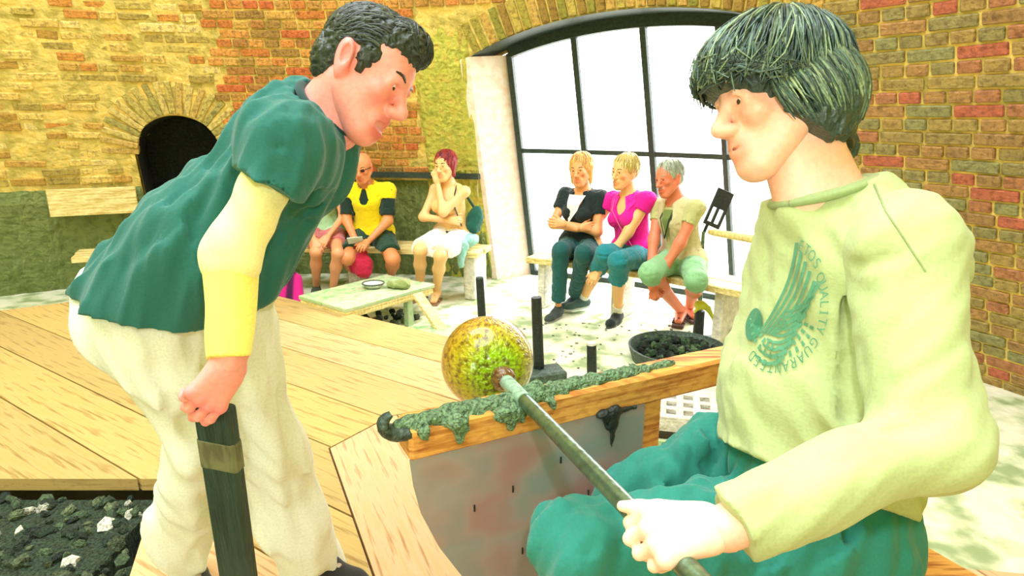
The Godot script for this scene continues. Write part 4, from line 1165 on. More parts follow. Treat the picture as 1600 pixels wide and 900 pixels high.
	var jk: Vector3 = p.hip + p.B * Vector3(0.2, -0.02, 0.04)
	f.ell(jk + U * 0.02, Vector3(0.07, 0.06, 0.12), p.B); f.cap(jk + p.B * Vector3(0.03, 0, 0.14), jk + p.B * Vector3(0.03, -0.16, 0.19), 0.05, 0.03)
	f.folds = [[rz, Basis.IDENTITY, 0.014]]
	tag(skin_job("jacket", [[f, 0.009]], M.cloth, self), "light blue green jacket lying on the bench end beside the red haired woman", "jacket")
	# blonde woman with crossed arms
	var dark_green := rgb(14, 56, 52)
	p = sitter({"az": 30.7, "label": "blonde woman in black top over white, arms crossed, leftmost before the big window", "skin": rgb(238, 170, 112), "brow": rgb(120, 90, 50), "w": 0.165, "bust": true, "lean": -0.02, "leg": 0.78, "yaw": -4.0,
		"head": [0.12, 0.06, 0.08], "hands": [[0.06, 0.19, 0.19], [-0.01, 0.22, 0.21]], "feet": [on_floor(872, 478, 0.1), on_floor(897, 465, 0.1)], "elbow": [Vector3(-0.9, -0.7, -0.1), Vector3(0.9, -0.7, 0.1)], "kn": [at(876, 392, 5.05), at(912, 396, 4.95)],
		"hand_dir": [Vector3(1, 0.15, -0.1), Vector3(-1, 0.1, -0.1)], "hand_n": [Vector3(0, 0.2, 1), Vector3(0, 0.2, 1)], "curl": [[0.3, 0.5, 0.3]]})
	shirt(p, "black_top", rgb(14, 34, 34), 0.5, 0.014, 0.42, -0.03, true, 1.0)
	g = Geo.new(); g.col = lin(rgb(246, 248, 240))
	chest_patch(g, p, [Vector2(-0.075, 0.45), Vector2(0.075, 0.45), Vector2(0.035, 0.33), Vector2(-0.045, 0.22)], 0.02)
	part("white_front", g, M.cloth, p.o)
	trousers(p, "jeans", rgb(20, 84, 84), 1.9, 0.016)
	cap_hair(p, [rgb(226, 176, 90), rgb(240, 206, 130), rgb(200, 140, 70)], 0.09, 0.01, 0.008)
	shoe(p.o, p.an[0], Vector3(-0.5, 0, 0.8), 0.0, rgb(50, 62, 60), rgb(150, 150, 140)); shoe(p.o, p.an[1], Vector3(-0.55, 0, 0.6), 0.02, rgb(40, 58, 56), rgb(200, 204, 196))
	# blonde person in the magenta blouse
	p = sitter({"az": 36.6, "label": "short haired blonde woman in magenta blouse and teal knee length jeans, middle of the three", "skin": rgb(242, 190, 130), "brow": rgb(130, 100, 60), "w": 0.17, "bust": true, "lean": 0.1, "tilt": 0.08, "yaw": -12.0, "s": 1.02,
		"head": [-0.1, 0.05, -0.04], "hands": [[-0.2, 0.0, 0.12], [-0.04, -0.02, 0.34]], "feet": [on_floor(912, 465, 0.12), on_floor(966, 485, 0.1)], "kn": [at(946, 396, 4.82), at(966, 408, 4.66)], "elbow": [Vector3(-0.8, -0.3, -0.5), Vector3(0.9, -0.3, -0.2)],
		"hand_n": [Vector3(-0.6, 0.6, 0.4), Vector3(0.1, 0.8, 0.5)], "curl": [[0.4, 0.4, 0.3]]})
	shirt(p, "blouse", rgb(226, 8, 150), 0.32, 0.018, 0.41, -0.03, true, 1.0)
	trousers(p, "jeans", rgb(24, 128, 140), 1.35, 0.018, 0.006)
	g = Geo.new(); g.col = lin(rgb(240, 30, 170))
	for x in [-1.0, 1.0]:
		g.prism(PackedVector2Array([Vector2(0, 0), Vector2(x * 0.08, 0.01), Vector2(x * 0.085, -0.06), Vector2(x * 0.02, -0.13)]), 0.008, Transform3D(p.T * Basis.from_euler(Vector3(-0.5, x * 0.3, 0)), p.X.call(x * 0.025, 0.47, 0.075)))
	part("collar", g, M.cloth, p.o)
	strap(p.o, "strap", [p.X.call(-0.1, 0.465, 0.05), p.X.call(-0.05, 0.38, 0.155), p.X.call(0.04, 0.26, 0.185), p.X.call(0.12, 0.1, 0.15)], 0.008, rgb(236, 110, 170))
	strap(p.o, "belt", [p.X.call(-0.13, 0.06, 0.08), p.X.call(0, 0.06, 0.148), p.X.call(0.13, 0.06, 0.08)], 0.022, rgb(30, 70, 110))
	cap_hair(p, [rgb(206, 180, 90), rgb(170, 150, 80), rgb(232, 214, 140)], 0.0, 0.0, 0.004)
	for i in 2:
		var a2: Vector3 = (p.an[i] - p.kn[i]).normalized()
		g = Geo.new(); g.col = lin(rgb(240, 244, 240)); g.tube([p.an[i] - a2 * 0.07, p.an[i]], [0.043, 0.043], 12); part("sock", g, M.cloth, p.o)
	shoe(p.o, p.an[0], Vector3(-0.75, 0, 0.45), 0.03, rgb(60, 86, 84), rgb(180, 190, 184)); shoe(p.o, p.an[1], Vector3(-0.45, 0, 0.7), 0.0, rgb(22, 36, 36), rgb(50, 60, 56))
	# older man in the beige waistcoat
	p = sitter({"az": 41.9, "label": "older man in beige vest, pale green shorts and sandals, rightmost on the window bench", "skin": rgb(226, 134, 100), "brow": rgb(150, 146, 130), "w": 0.185, "slim": 1.05, "lean": 0.2, "tilt": 0.07, "yaw": -14.0,
		"head": [-0.05, 0.12, 0.14], "hands": [[-0.02, -0.03, 0.36], [0.05, -0.02, 0.35]], "feet": [on_floor(1064, 485, 0.1), on_floor(1078, 478, 0.1)], "kn": [at(1014, 426, 4.5), at(1088, 438, 4.42)],
		"hand_dir": [Vector3(0.3, -0.7, 0.6), Vector3(-0.3, -0.7, 0.6)], "curl": [[0.7, 0.9, 0.5]], "barefoot": true, "toe": [Vector3(-0.35, 0, 0.9), Vector3(0.05, 0, 1.0)], "face": {"nose": 1.3}})
	shirt(p, "shirt", rgb(190, 190, 130), 0.45, 0.01, 0.44, -0.02)
	shirt(p, "vest", rgb(206, 198, 152), 0.0, 0.022, 0.42, 0.0, false, 1.0)
	g = Geo.new(); g.col = lin(rgb(110, 128, 66))
	chest_patch(g, p, [Vector2(-0.03, 0.44), Vector2(0.05, 0.44), Vector2(0.03, 0.3), Vector2(0.005, 0.2)], 0.014)
	part("shirt_front", g, M.cloth, p.o)
	trousers(p, "shorts", rgb(138, 190, 140), 1.1, 0.02, 0.012)
	cap_hair(p, [rgb(176, 184, 160), rgb(150, 156, 136)], 0.0, -0.01, 0.002)
	g = Geo.new(); g.col = lin(rgb(170, 150, 130))
	for x in [-1.0, 1.0]: g.tube([p.H * Vector3(0, -0.051, 0.1), p.H * Vector3(x * 0.018, -0.053, 0.096), p.H * Vector3(x * 0.03, -0.062, 0.084)], [0.006, 0.006, 0.003], 6)
	part("moustache", g, M.hair, p.o)
	strap(p.o, "camera_strap", [p.X.call(-0.07, 0.47, 0.02), p.X.call(-0.045, 0.38, 0.14), p.X.call(0.0, 0.24, 0.17), p.X.call(0.045, 0.38, 0.14), p.X.call(0.07, 0.47, 0.02)], 0.009, rgb(50, 70, 46))
	for i in 2:
		g = Geo.new(); g.col = lin(rgb(84, 50, 44))
		var dr: Vector3 = [Vector3(-0.35, 0, 0.9), Vector3(0.05, 0, 1.0)][i].normalized()
		var q: Vector3 = p.an[i]
		g.box(frame(q + dr * 0.055 - U * 0.083, dr, U), Vector3(0.27, 0.022, 0.095), 0.006)
		for e in [0.02, 0.07, 0.115]:
			g.tube([q + dr * e - U * 0.075 + dr.cross(U) * 0.046, q + dr * (e + 0.005) - U * (0.012 + e * 0.18), q + dr * e - U * 0.075 - dr.cross(U) * 0.046], [0.012], 6)
		part("sandal", g, M.cloth, p.o)
func chest_patch(g: Geo, p: Dictionary, poly: Array, lift: float) -> void:
	# a small panel that lies on the chest, bent round it
	var n := 8
	for i in n:
		for j in 4:
			var f := func(a: float, b: float) -> Vector3:
				var l: Vector2 = poly[0].lerp(poly[3], a); var r: Vector2 = poly[1].lerp(poly[2], a)
				var q: Vector2 = l.lerp(r, b)
				return p.X.call(q.x, q.y, 0.108 + lift + (0.028 if q.y < 0.38 else lerpf(0.028, -0.03, (q.y - 0.38) / 0.08)) - q.x * q.x * 2.2)
			g.quad(f.call(i / 8.0, j / 4.0), f.call((i + 1) / 8.0, j / 4.0), f.call((i + 1) / 8.0, (j + 1) / 4.0), f.call(i / 8.0, (j + 1) / 4.0))
func glasses(p: Dictionary, dark: bool) -> void:
	var g := Geo.new(); g.col = lin(rgb(40, 20, 34))
	var H: Transform3D = p.H
	for x in [-1.0, 1.0]:
		g.ball(H * Vector3(x * 0.031, 0.008, 0.093), Vector3(0.022, 0.016, 0.005), H.basis, 12)
		g.tube([H * Vector3(x * 0.052, 0.012, 0.088), H * Vector3(x * 0.08, 0.012, 0.0)], [0.003], 6)
	g.tube([H * Vector3(-0.012, 0.012, 0.1), H * Vector3(0.012, 0.012, 0.1)], [0.003], 6)
	part("sunglasses", g, M.shiny, p.o)
# ---------------------------------------------------------------- the man who bends over the paddle
func fold_noise(freq: float, sd: int, oct := 2) -> FastNoiseLite:
	var n := FastNoiseLite.new(); n.frequency = freq; n.seed = sd; n.fractal_octaves = oct
	return n
func along(dir: Vector3, stretch: float) -> Basis:
	# scales space so that noise runs in streaks along dir
	var x := dir.normalized()
	var y := x.cross(Vector3(0.3, 0.7, 0.2)).normalized()
	var b := Basis(x, y, x.cross(y))
	return b * Basis.from_scale(Vector3(1.0 / stretch, 1, 1)) * b.transposed()
func bent_man() -> void:
	var skin := rgb(246, 164, 156)
	var o := thing("person", "man bending over at left in dark green t-shirt, yellow sleeves and off-white trousers", "person", Vector3(-0.8, DECK, -1.65))
	var H := Transform3D(Basis(cv(0.53, 0.848, 0).cross(cv(0.848, -0.53, 0.12)).normalized(), cv(0.53, 0.848, 0).normalized(), Vector3.ZERO), at(566, 118, 1.40))
	H.basis.z = H.basis.x.cross(H.basis.y)
	var S := 1.06
	var nb := at(512, 172, 1.44); var chest := at(452, 236, 1.46); var waist := at(330, 388, 1.52); var pel := at(262, 470, 1.58)
	var sh := at(450, 222, 1.30); var el := at(361, 398, 1.26); var wr := at(359, 566, 1.22)
	var sh2 := at(488, 225, 1.64); var el2 := at(420, 335, 1.76); var wr2 := at(335, 430, 1.76)
	var hA := at(262, 505, 1.56); var kA := at(318, 692, 1.64); var aA := at(287, 872, 1.90)
	var hB := at(345, 510, 1.66); var kB := at(424, 690, 1.74); var aB := at(492, 880, 1.93)
	# body
	var f := field(lin(skin), 0.014)
	f.cap(hA, hB, 0.09); f.cap(pel, waist, 0.1, 0.1); f.cap(waist, chest, 0.1, 0.095); f.cap(sh, sh2, 0.045); f.cap(chest, nb, 0.08, 0.055)
	f.cap(at(488, 202, 1.46), H * Vector3(0, -0.03, -0.02), 0.05, 0.06)
	f.cap(H * Vector3(0, -0.06, 0.03), at(528, 200, 1.42), 0.034, 0.05)
	f.cap(sh, el, 0.05, 0.042); f.cap(el, wr, 0.043, 0.029); f.cap(sh2, el2, 0.05, 0.042); f.cap(el2, wr2, 0.043, 0.029)
	f.cap(hA, kA, 0.075, 0.05); f.cap(kA, aA, 0.046, 0.036); f.cap(hB, kB, 0.075, 0.05); f.cap(kB, aB, 0.046, 0.036)
	var fist := [[0.35, 0.5, 0.35], [0.45, 0.6, 0.4], [0.55, 0.7, 0.45], [0.65, 0.75, 0.45]]
	var hand := hand_field(wr, cv(-0.54, -0.84, 0.04), cv(0.5, -0.3, 0.8), false, skin, fist, 1.0, Vector3(0.75, 0.1, -0.75), 0.3, rgb(244, 134, 142))
	var hand2 := hand_field(wr2, cv(-0.3, -0.9, 0), cv(0.4, 0, -0.9), true, skin, [[0.4, 0.5, 0.3]], 0.95)
	skin_job("body", [[f, 0.011], [head_field(H, S, skin, {"open": 0.013, "nose": 1.15, "lip": rgb(214, 104, 96)}), 0.0033], [hand, 0.003], [hand2, 0.004]], M.skin, o)
	face_bits(o, H, S, rgb(60, 50, 40), rgb(60, 44, 36), Vector3(0, -0.5, 1))
	# hair: short, dark, swept back from the brow
	var cols := [rgb(44, 56, 46), rgb(30, 40, 34), rgb(66, 78, 62), rgb(36, 44, 40)]
	var hf := field(lin(cols[0]), 0.009)
	var P := func(x: float, y: float, z: float) -> Vector3: return H * (Vector3(x, y, z) * S)
	hf.ell(P.call(0, 0.058, -0.016), Vector3(0.08, 0.086, 0.1) * S, H.basis)
	hf.ell(P.call(0, 0.1, 0.05), Vector3(0.06, 0.042, 0.052) * S, H.basis)
	hf.ell(P.call(0, 0.0, -0.062), Vector3(0.062, 0.062, 0.05) * S, H.basis)
	for x in [-1.0, 1.0]: hf.cap(P.call(x * 0.068, 0.03, 0.025), P.call(x * 0.066, -0.002, 0.022), 0.014 * S, 0.008 * S)
	hf.sub_ell(P.call(0, -0.02, 0.1), Vector3(0.09, 0.083, 0.075) * S, H.basis)
	hf.sub_ell(P.call(0, -0.075, 0.03), Vector3(0.09, 0.06, 0.1) * S, H.basis)
	for x in [-1.0, 1.0]: hf.sub_ell(P.call(x * 0.088, 0.0, -0.01), Vector3(0.024, 0.036, 0.022) * S, H.basis)
	hf.folds = [[fold_noise(60.0, 5), Basis.IDENTITY, 0.008]]
	var g := Geo.new()
	var reg := func(d: Vector3) -> bool: return d.y > -0.15 and (d.z < 0.45 or d.y > 0.55) or (d.y > -0.62 and d.z < -0.45)
	locks(g, H, S, Vector3(0, 0.055, -0.01), Vector3(0.082, 0.088, 0.106), reg, func(d: Vector3) -> Vector3: return Vector3(d.x * 0.5, -0.25 + 0.6 * maxf(d.z, 0.0), -0.9 + 0.5 * absf(d.x)), 520, 0.05, 0.0036, cols, 0.0, 11)
	locks(g, H, S, Vector3(0, 0.1, 0.045), Vector3(0.062, 0.046, 0.058), func(d: Vector3) -> bool: return d.y > 0.1 or d.z > 0.6, func(d: Vector3) -> Vector3: return Vector3(d.x * 0.4, 0.5 - d.z, 0.7 - d.y * 0.6), 150, 0.045, 0.0036, cols, 0.0, 12)
	skin_job("hair", [[hf, 0.0045]], M.hair, o, g)
	# t-shirt
	var tee := rgb(32, 104, 96)
	var tf := field(lin(tee), 0.02)
	tf.cap(at(488, 180, 1.46), chest, 0.088, 0.118)
	tf.cap(chest, waist, 0.13, 0.158); tf.cap(waist, at(250, 480, 1.58), 0.158, 0.172); tf.cap(at(250, 480, 1.58), at(215, 540, 1.6), 0.172, 0.165)
	tf.cap(at(482, 222, 1.5), at(462, 292, 1.52), 0.068, 0.075); tf.cap(at(462, 292, 1.52), at(380, 415, 1.56), 0.075, 0.1)
	tf.cap(sh, sh2, 0.076, 0.075)
	tf.k = 0.014
	var up1 := at(417, 284, 1.27)
	var cn := cv(-0.5, -0.86, 0.0).normalized()
	tf.cut = [Plane(cn, cn.dot(up1))]
	tf.cap(sh, at(418, 300, 1.265), 0.078, 0.068)
	var c2 := (el2 - sh2).normalized()
	tf.cut = [Plane(c2, c2.dot(sh2 + c2 * 0.16))]
	tf.cap(sh2, sh2 + c2 * 0.2, 0.075, 0.068)
	tf.cut = []
	var hem := Plane(at(158, 470, 1.5), at(290, 524, 1.42), at(402, 492, 1.62))
	if hem.normal.y > 0: hem = Plane(-hem.normal, -hem.d)
	var nk := (H * Vector3(0, -0.03, -0.02) - at(500, 186, 1.44)).normalized()
	tf.cuts = [hem]
	tf.k = 0.006
	tf.sub_cap(at(512, 174, 1.425) - nk * 0.03, at(512, 174, 1.425) + nk * 0.2, 0.066, 0.085)
	var ax := (waist - chest).normalized()
	tf.folds = [[fold_noise(5.0, 21, 1), along(ax + cv(0.5, 0.1, 0), 2.6), 0.008], [fold_noise(13.0, 22, 2), along(ax + cv(0.5, 0.3, 0), 6.0), 0.010]]
	tf.creases = [[at(380, 262, 1.28), at(440, 230, 1.22), 0.012, 0.008], [at(376, 240, 1.3), at(420, 238, 1.22), 0.01, 0.01], [at(384, 210, 1.33), at(378, 262, 1.3), 0.012, 0.01], [at(410, 400, 1.42), at(492, 318, 1.44), 0.014, 0.014], [at(425, 430, 1.46), at(480, 345, 1.46), 0.012, 0.01]]
	var tn := skin_job("t_shirt", [[tf, 0.0072]], M.cloth, o)
	g = Geo.new(); g.col = lin(rgb(16, 62, 60))
	oval(g, at(514, 171, 1.42), nk, cv(0.3, -0.9, 0), 0.078, 0.068, 0.0075)
	part("collar", g, M.cloth, tn)
	# long yellow sleeve: upper half pale, lower guard stronger yellow
	var df := (el - sh).normalized()
	var sf := field(lin(rgb(250, 242, 170)), 0.012)
	sf.cap(sh.lerp(el, 0.25), el, 0.05, 0.053); sf.cap(el, el.lerp(wr, 0.1), 0.053, 0.05)
	sf.folds = [[fold_noise(14.0, 31, 1), along(df + cv(0.9, 0.2, 0), 4.0), 0.004]]
	skin_job("upper_sleeve", [[sf, 0.0055]], M.cloth, o).set_meta("label", "pale cream upper sleeve")
	var lf := field(lin(rgb(250, 238, 116)), 0.012)
	var dl := (wr - el).normalized()
	lf.cut = [Plane(-dl, (-dl).dot(at(360, 399, 1.25))), Plane(dl, dl.dot(at(357, 558, 1.22)))]
	lf.cap(el - dl * 0.02, wr + dl * 0.03, 0.0565, 0.037)
	lf.cut = []
	lf.folds = [[fold_noise(14.0, 32, 1), along(dl + cv(0.5, 0, 0), 4.0), 0.004]]
	skin_job("sleeve_guard", [[lf, 0.005]], M.cloth, o).set_meta("label", "stronger yellow sleeve guard")
	var s2 := field(lin(rgb(250, 240, 150)), 0.012)
	s2.cap(sh2 + c2 * 0.1, el2, 0.05, 0.05); s2.cap(el2, wr2, 0.05, 0.038)
	skin_job("far_sleeve", [[s2, 0.008]], M.cloth, o)
	# trousers
	var pf := field(lin(rgb(236, 244, 232)), 0.02)
	pf.cap(hA, hB, 0.12, 0.11); pf.cap(at(232, 485, 1.58), at(330, 470, 1.6), 0.14, 0.125); pf.cap(at(250, 470, 1.58), at(290, 430, 1.55), 0.135, 0.12)
	pf.cap(hA, at(272, 590, 1.58), 0.125, 0.1); pf.cap(at(272, 590, 1.58), kA, 0.1, 0.076)
	pf.cap(hB, at(372, 600, 1.68), 0.12, 0.1); pf.cap(at(372, 600, 1.68), kB, 0.1, 0.082)
	var hemA := (aA - kA).normalized(); var hemB := (aB - kB).normalized()
	pf.cut = [Plane(hemA, hemA.dot(at(286, 878, 1.9)))]
	pf.cap(kA, at(286, 800, 1.8), 0.074, 0.074); pf.cap(at(286, 800, 1.8), at(286, 900, 1.93), 0.074, 0.07)
	pf.cut = [Plane(hemB, hemB.dot(at(496, 893, 1.94)))]
	pf.cap(kB, at(454, 800, 1.84), 0.078, 0.086); pf.cap(at(454, 800, 1.84), at(496, 910, 1.96), 0.086, 0.086)
	pf.cut = []
	pf.folds = [[fold_noise(5.0, 41, 1), along(kA - hA + cv(0.4, 0, 0), 2.4), 0.008], [fold_noise(10.0, 42, 2), along(cv(0.45, -1.0, 0), 6.0), 0.014]]
	pf.creases = [[at(265, 745, 1.68), at(325, 735, 1.66), 0.014, 0.006], [at(258, 775, 1.72), at(325, 780, 1.7), 0.014, 0.006]]
	skin_job("trousers", [[pf, 0.0085]], M.cloth, o)
	shoe(o, Vector3(aA.x, 0, aA.z), cv(0.75, 0, 0.66), DECK, rgb(36, 44, 40), rgb(90, 96, 84), 0.006)
	shoe(o, Vector3(aB.x, 0, aB.z), cv(0.92, 0, 0.4), DECK, rgb(40, 40, 40), rgb(90, 96, 84), 0.006)
	for q in [[aA, cv(0.75, 0, 0.66)], [aB, cv(0.92, 0, 0.4)]]:
		var dr: Vector3 = q[1]; dr.y = 0; dr = dr.normalized()
		for e in [0.03, 0.06, 0.09]:
			var b: Vector3 = Vector3(q[0].x, DECK + 0.03, q[0].z) + dr * e
			g = Geo.new(); g.col = lin(rgb(206, 190, 176))
			g.tube([b + dr.cross(Vector3.UP) * 0.041, b + Vector3.UP * (0.062 - e * 0.25), b - dr.cross(Vector3.UP) * 0.041], [0.008], 6)
			part("lace", g, M.cloth, o)
func oval(g: Geo, c: Vector3, n: Vector3, x: Vector3, rx: float, ry: float, w: float) -> void:
	# a ribbed collar: an oval ring round the neck
	x = (x - n * n.dot(x)).normalized()
	var y := n.cross(x)
	var pts := []
	for k in 45: pts.append(c + x * cos(TAU * k / 44) * rx + y * sin(TAU * k / 44) * ry)
	g.tube(pts, [w], 8, false, 1.5, n)
# ---------------------------------------------------------------- the man who sits at the bench and turns the pipe
func seated_man() -> void:
	var skin := rgb(250, 196, 172)
	var o := thing("person", "man sitting at right in pale green long sleeved shirt, turning the blowpipe", "person", Vector3(0.62, DECK, -1.1))
	var uy := cv(-0.22, 0.975, 0.0).normalized(); var fz := cv(-0.972, -0.22, 0.1).normalized()
	var H := Transform3D(Basis(uy.cross(fz).normalized(), uy, Vector3.ZERO), at(1217, 158, 1.11))
	H.basis.z = H.basis.x.cross(H.basis.y)
	var S := 1.02
	var fwd := cv(-0.86, -0.08, 0.5).normalized(); fwd.y = 0; fwd = fwd.normalized()
	var nb := at(1288, 305, 1.13); var chest := at(1318, 425, 1.16); var waist := at(1275, 620, 1.21); var pel := at(1270, 790, 1.27)
	var shL := at(1404, 392, 1.0); var el := at(1444, 690, 0.93); var wr := at(1132, 826, 0.84)
	var shR := at(1240, 365, 1.32); var elR := at(1262, 600, 1.44); var wrR := at(1245, 745, 1.24)
	var hN := at(1300, 850, 1.2); var kN := at(906, 852, 1.2)
	var hF := at(1235, 745, 1.42); var kF := at(985, 790, 1.46)
	var aN := Vector3(kN.x + 0.06, DECK + 0.09, kN.z + 0.0); var aF := Vector3(kF.x + 0.1, DECK + 0.09, kF.z - 0.02)
	var f := field(lin(skin), 0.014)
	f.cut = [Plane(Vector3.DOWN, -0.757)]
	f.cap(hN, hF, 0.1)
	f.cut = []
	f.cap(pel, waist, 0.12, 0.11, fwd, 1.2); f.cap(waist, chest, 0.12, 0.13, fwd, 1.3); f.cap(shL, shR, 0.045); f.cap(chest, nb, 0.08, 0.055)
	f.cap(nb + Vector3(0, -0.03, 0), H * Vector3(0, -0.03, -0.03), 0.063, 0.06)
	f.cap(at(1262, 318, 1.1), H * Vector3(0, -0.075, 0.01), 0.05, 0.035)
	f.cap(shL, el, 0.05, 0.042); f.cap(el, wr, 0.045, 0.031); f.cap(shR, elR, 0.05, 0.042); f.cap(elR, wrR, 0.043, 0.03)
	f.cap(hN, kN, 0.088, 0.06); f.cap(kN, aN, 0.055, 0.04); f.cap(hF, kF, 0.088, 0.06); f.cap(kF, aF, 0.055, 0.04)
	var grip := [[0.95, 1.25, 0.6], [1.0, 1.3, 0.6], [1.05, 1.3, 0.6], [1.1, 1.25, 0.6]]
	var hs := rgb(250, 214, 190)
	var hand := hand_field(wr + cv(-0.012, 0.0, 0.0), cv(-0.985, -0.1, 0.08), cv(-0.1, 0.62, 0.78), true, hs, grip, 0.96, Vector3(0.98, 0.35, 0.0), 0.2, rgb(250, 206, 186))
	var hand2 := hand_field(wrR, cv(-0.5, -0.5, 0.6), cv(0.1, 0.8, 0.4), false, skin, [[0.5, 0.6, 0.4]], 1.0)
	skin_job("body", [[f, 0.011], [head_field(H, S, skin, {"nose": 1.2, "lip": rgb(226, 150, 126), "ears": false}), 0.0033], [hand, 0.0028], [hand2, 0.004]], M.skin, o)
	face_bits(o, H, S, rgb(70, 56, 44), rgb(110, 84, 60), Vector3(0, -0.3, 1))
	# thick bowl of greying dark hair, longer in the neck, with a small tied knot
	var cols := [rgb(72, 98, 84), rgb(52, 76, 66), rgb(112, 136, 108), rgb(36, 58, 52), rgb(140, 160, 120), rgb(88, 114, 96)]
	var hf := field(lin(rgb(50, 72, 62)), 0.01)
	var P := func(x: float, y: float, z: float) -> Vector3: return H * (Vector3(x, y, z) * S)
	hf.ell(P.call(0, 0.06, -0.012), Vector3(0.098, 0.094, 0.114) * S, H.basis)
	hf.ell(P.call(0, 0.065, 0.045), Vector3(0.08, 0.07, 0.075) * S, H.basis)
	hf.ell(P.call(0, -0.02, -0.065), Vector3(0.085, 0.075, 0.06) * S, H.basis)
	hf.cap(P.call(0, -0.03, -0.085), P.call(0, -0.098, -0.094), 0.046 * S, 0.026 * S, H.basis.z, 1.2)
	for x in [-1.0, 1.0]: hf.ell(P.call(x * 0.068, -0.025, -0.03), Vector3(0.032, 0.07, 0.06) * S, H.basis)
	var hn := (H.basis * Vector3(0, -0.722, 0.69)).normalized()
	hf.cuts = [Plane(hn, hn.dot(P.call(0, 0.022, 0.09)))]
	hf.folds = [[fold_noise(45.0, 5), along(H.basis.y - H.basis.z * 0.4, 4.0), 0.01]]
	var g := Geo.new()
	var crown := Vector3(0, 0.75, -0.55).normalized()
	var reg := func(d: Vector3) -> bool: return d.y > -0.1 or (d.z < 0.1 and d.y > -0.45)
	var fl := func(d: Vector3) -> Vector3: return (d - crown * d.dot(crown)) * 1.2 + Vector3(0, -0.45, 0.1)
	locks(g, H, S, Vector3(0, 0.056, 0.0), Vector3(0.1, 0.096, 0.124), reg, fl, 1000, 0.13, 0.0046, cols, 0.9, 21)
	locks(g, H, S, Vector3(0, 0.0, -0.03), Vector3(0.108, 0.1, 0.108), func(d: Vector3) -> bool: return d.y < 0.6 and d.y > -0.6 + d.z * 0.95 and d.z < 0.75, func(d: Vector3) -> Vector3: return Vector3(d.x * 0.2, -1.0, -0.35), 1000, 0.085, 0.0045, cols, 0.9, 22)
	var hno := skin_job("hair", [[hf, 0.0045]], M.hair, o, g)
	var kn := at(1316, 226, 1.1)
	var kf := field(lin(rgb(16, 30, 28)), 0.006)
	kf.ell(kn, Vector3(0.017, 0.018, 0.017)); kf.cap(kn, kn + cv(-0.012, -0.018, 0.0), 0.013, 0.008)
	skin_job("hair_knot", [[kf, 0.003]], M.shiny, hno)
	# shirt
	var sc := rgb(178, 194, 138)
	var tf := field(lin(sc), 0.018)
	tf.cap(chest, waist, 0.172, 0.172, fwd, 1.32); tf.cap(waist, at(1266, 745, 1.25), 0.172, 0.185, fwd, 1.12)
	tf.cap(at(1268, 700, 1.23), at(1210, 715, 1.2), 0.14, 0.09)
	tf.cap(shL, shR, 0.07, 0.07); tf.cap(chest, nb + Vector3(0, -0.02, 0), 0.12, 0.086)
	tf.cap(at(1238, 338, 1.13), at(1345, 318, 1.1), 0.045, 0.05)
	tf.cap(at(1418, 440, 1.16), at(1365, 660, 1.25), 0.095, 0.1)
	tf.k = 0.012
	var af := field(lin(sc), 0.012)
	af.cap(shL, el, 0.082, 0.071); af.cap(shL + cv(0.02, 0.03, -0.12), shL, 0.07, 0.08)
	tf.cap(shR, elR, 0.075, 0.062); tf.cap(elR, wrR, 0.062, 0.045)
	var wd := (wr - el).normalized()
	var cuff := at(1152, 828, 0.84)
	var cn := cv(-0.92, -0.39, 0.06).normalized()
	af.cut = [Plane(cn, cn.dot(cuff))]
	af.cap(el, wr + wd * 0.05, 0.071, 0.048)
	af.cut = []
	var hemn := cv(-0.36, -0.93, 0.05).normalized()
	tf.cuts = [Plane(hemn, hemn.dot(at(1180, 716, 1.12)))]
	var neckn := cv(-0.27, 0.93, 0.12).normalized()
	tf.cuts.append(Plane(neckn, neckn.dot(at(1284, 296, 1.09))))
	var ua := (el - shL).normalized()
	tf.folds = [[fold_noise(4.5, 51, 1), along(cv(0.5, -0.8, 0.1), 2.4), 0.008], [fold_noise(12.0, 52, 2), along(cv(0.6, -0.7, 0.1), 5.5), 0.010]]
	tf.creases = [[at(1326, 420, 1.04), at(1328, 640, 1.04), 0.012, 0.022], [at(1325, 560, 1.05), at(1322, 650, 1.05), 0.01, 0.016],
		[at(1180, 600, 1.06), at(1300, 700, 1.06), 0.016, 0.012], [at(1165, 640, 1.05), at(1250, 720, 1.05), 0.014, 0.012], [at(1230, 560, 1.02), at(1318, 600, 1.05), 0.014, 0.009],
		[at(1345, 665, 0.88), at(1430, 645, 0.87), 0.01, 0.01], [at(1360, 690, 0.88), at(1440, 660, 0.87), 0.01, 0.007], [at(1370, 290, 1.05), at(1440, 420, 0.93), 0.006, 0.005], [at(1330, 420, 0.98), at(1400, 400, 0.92), 0.01, 0.006],
		[at(1172, 770, 0.84), at(1212, 862, 0.84), 0.0045, 0.004]]
	af.folds = [[fold_noise(4.5, 53, 1), along(ua, 2.4), 0.008], [fold_noise(13.0, 54, 2), along(cv(0.7, 0.6, 0.1), 5.0), 0.007]]
	af.creases = tf.creases.slice(5)
	var sn := skin_job("shirt", [[tf, 0.0072], [af, 0.0065]], M.cloth, o)
	for sm in [[at(1366, 288, 1.04), at(1384, 330, 0.98), at(1412, 372, 0.93), at(1446, 424, 0.9)]]:
		g = Geo.new(); g.col = lin(rgb(140, 158, 104))
		var line := []
		for k in 19:
			var u := k / 6.0; var i := mini(int(u), 2)
			var q: Vector3 = sm[i].lerp(sm[i + 1], u - i)
			var dir := (EYE - q).normalized()
			q += dir * 0.12
			for j in 50:
				var dv := minf(tf.value(q), af.value(q))
				if dv < 0.0005: break
				q -= dir * clampf(dv * 0.6, 0.0006, 0.02)
			line.append(q)
		g.tube(line, [0.0016], 5)
		part("seam", g, M.cloth, sn)
	g = Geo.new(); g.col = lin(rgb(150, 172, 120))
	oval(g, at(1286, 299, 1.115), neckn, fwd, 0.083, 0.078, 0.009)
	part("collar", g, M.cloth, sn)
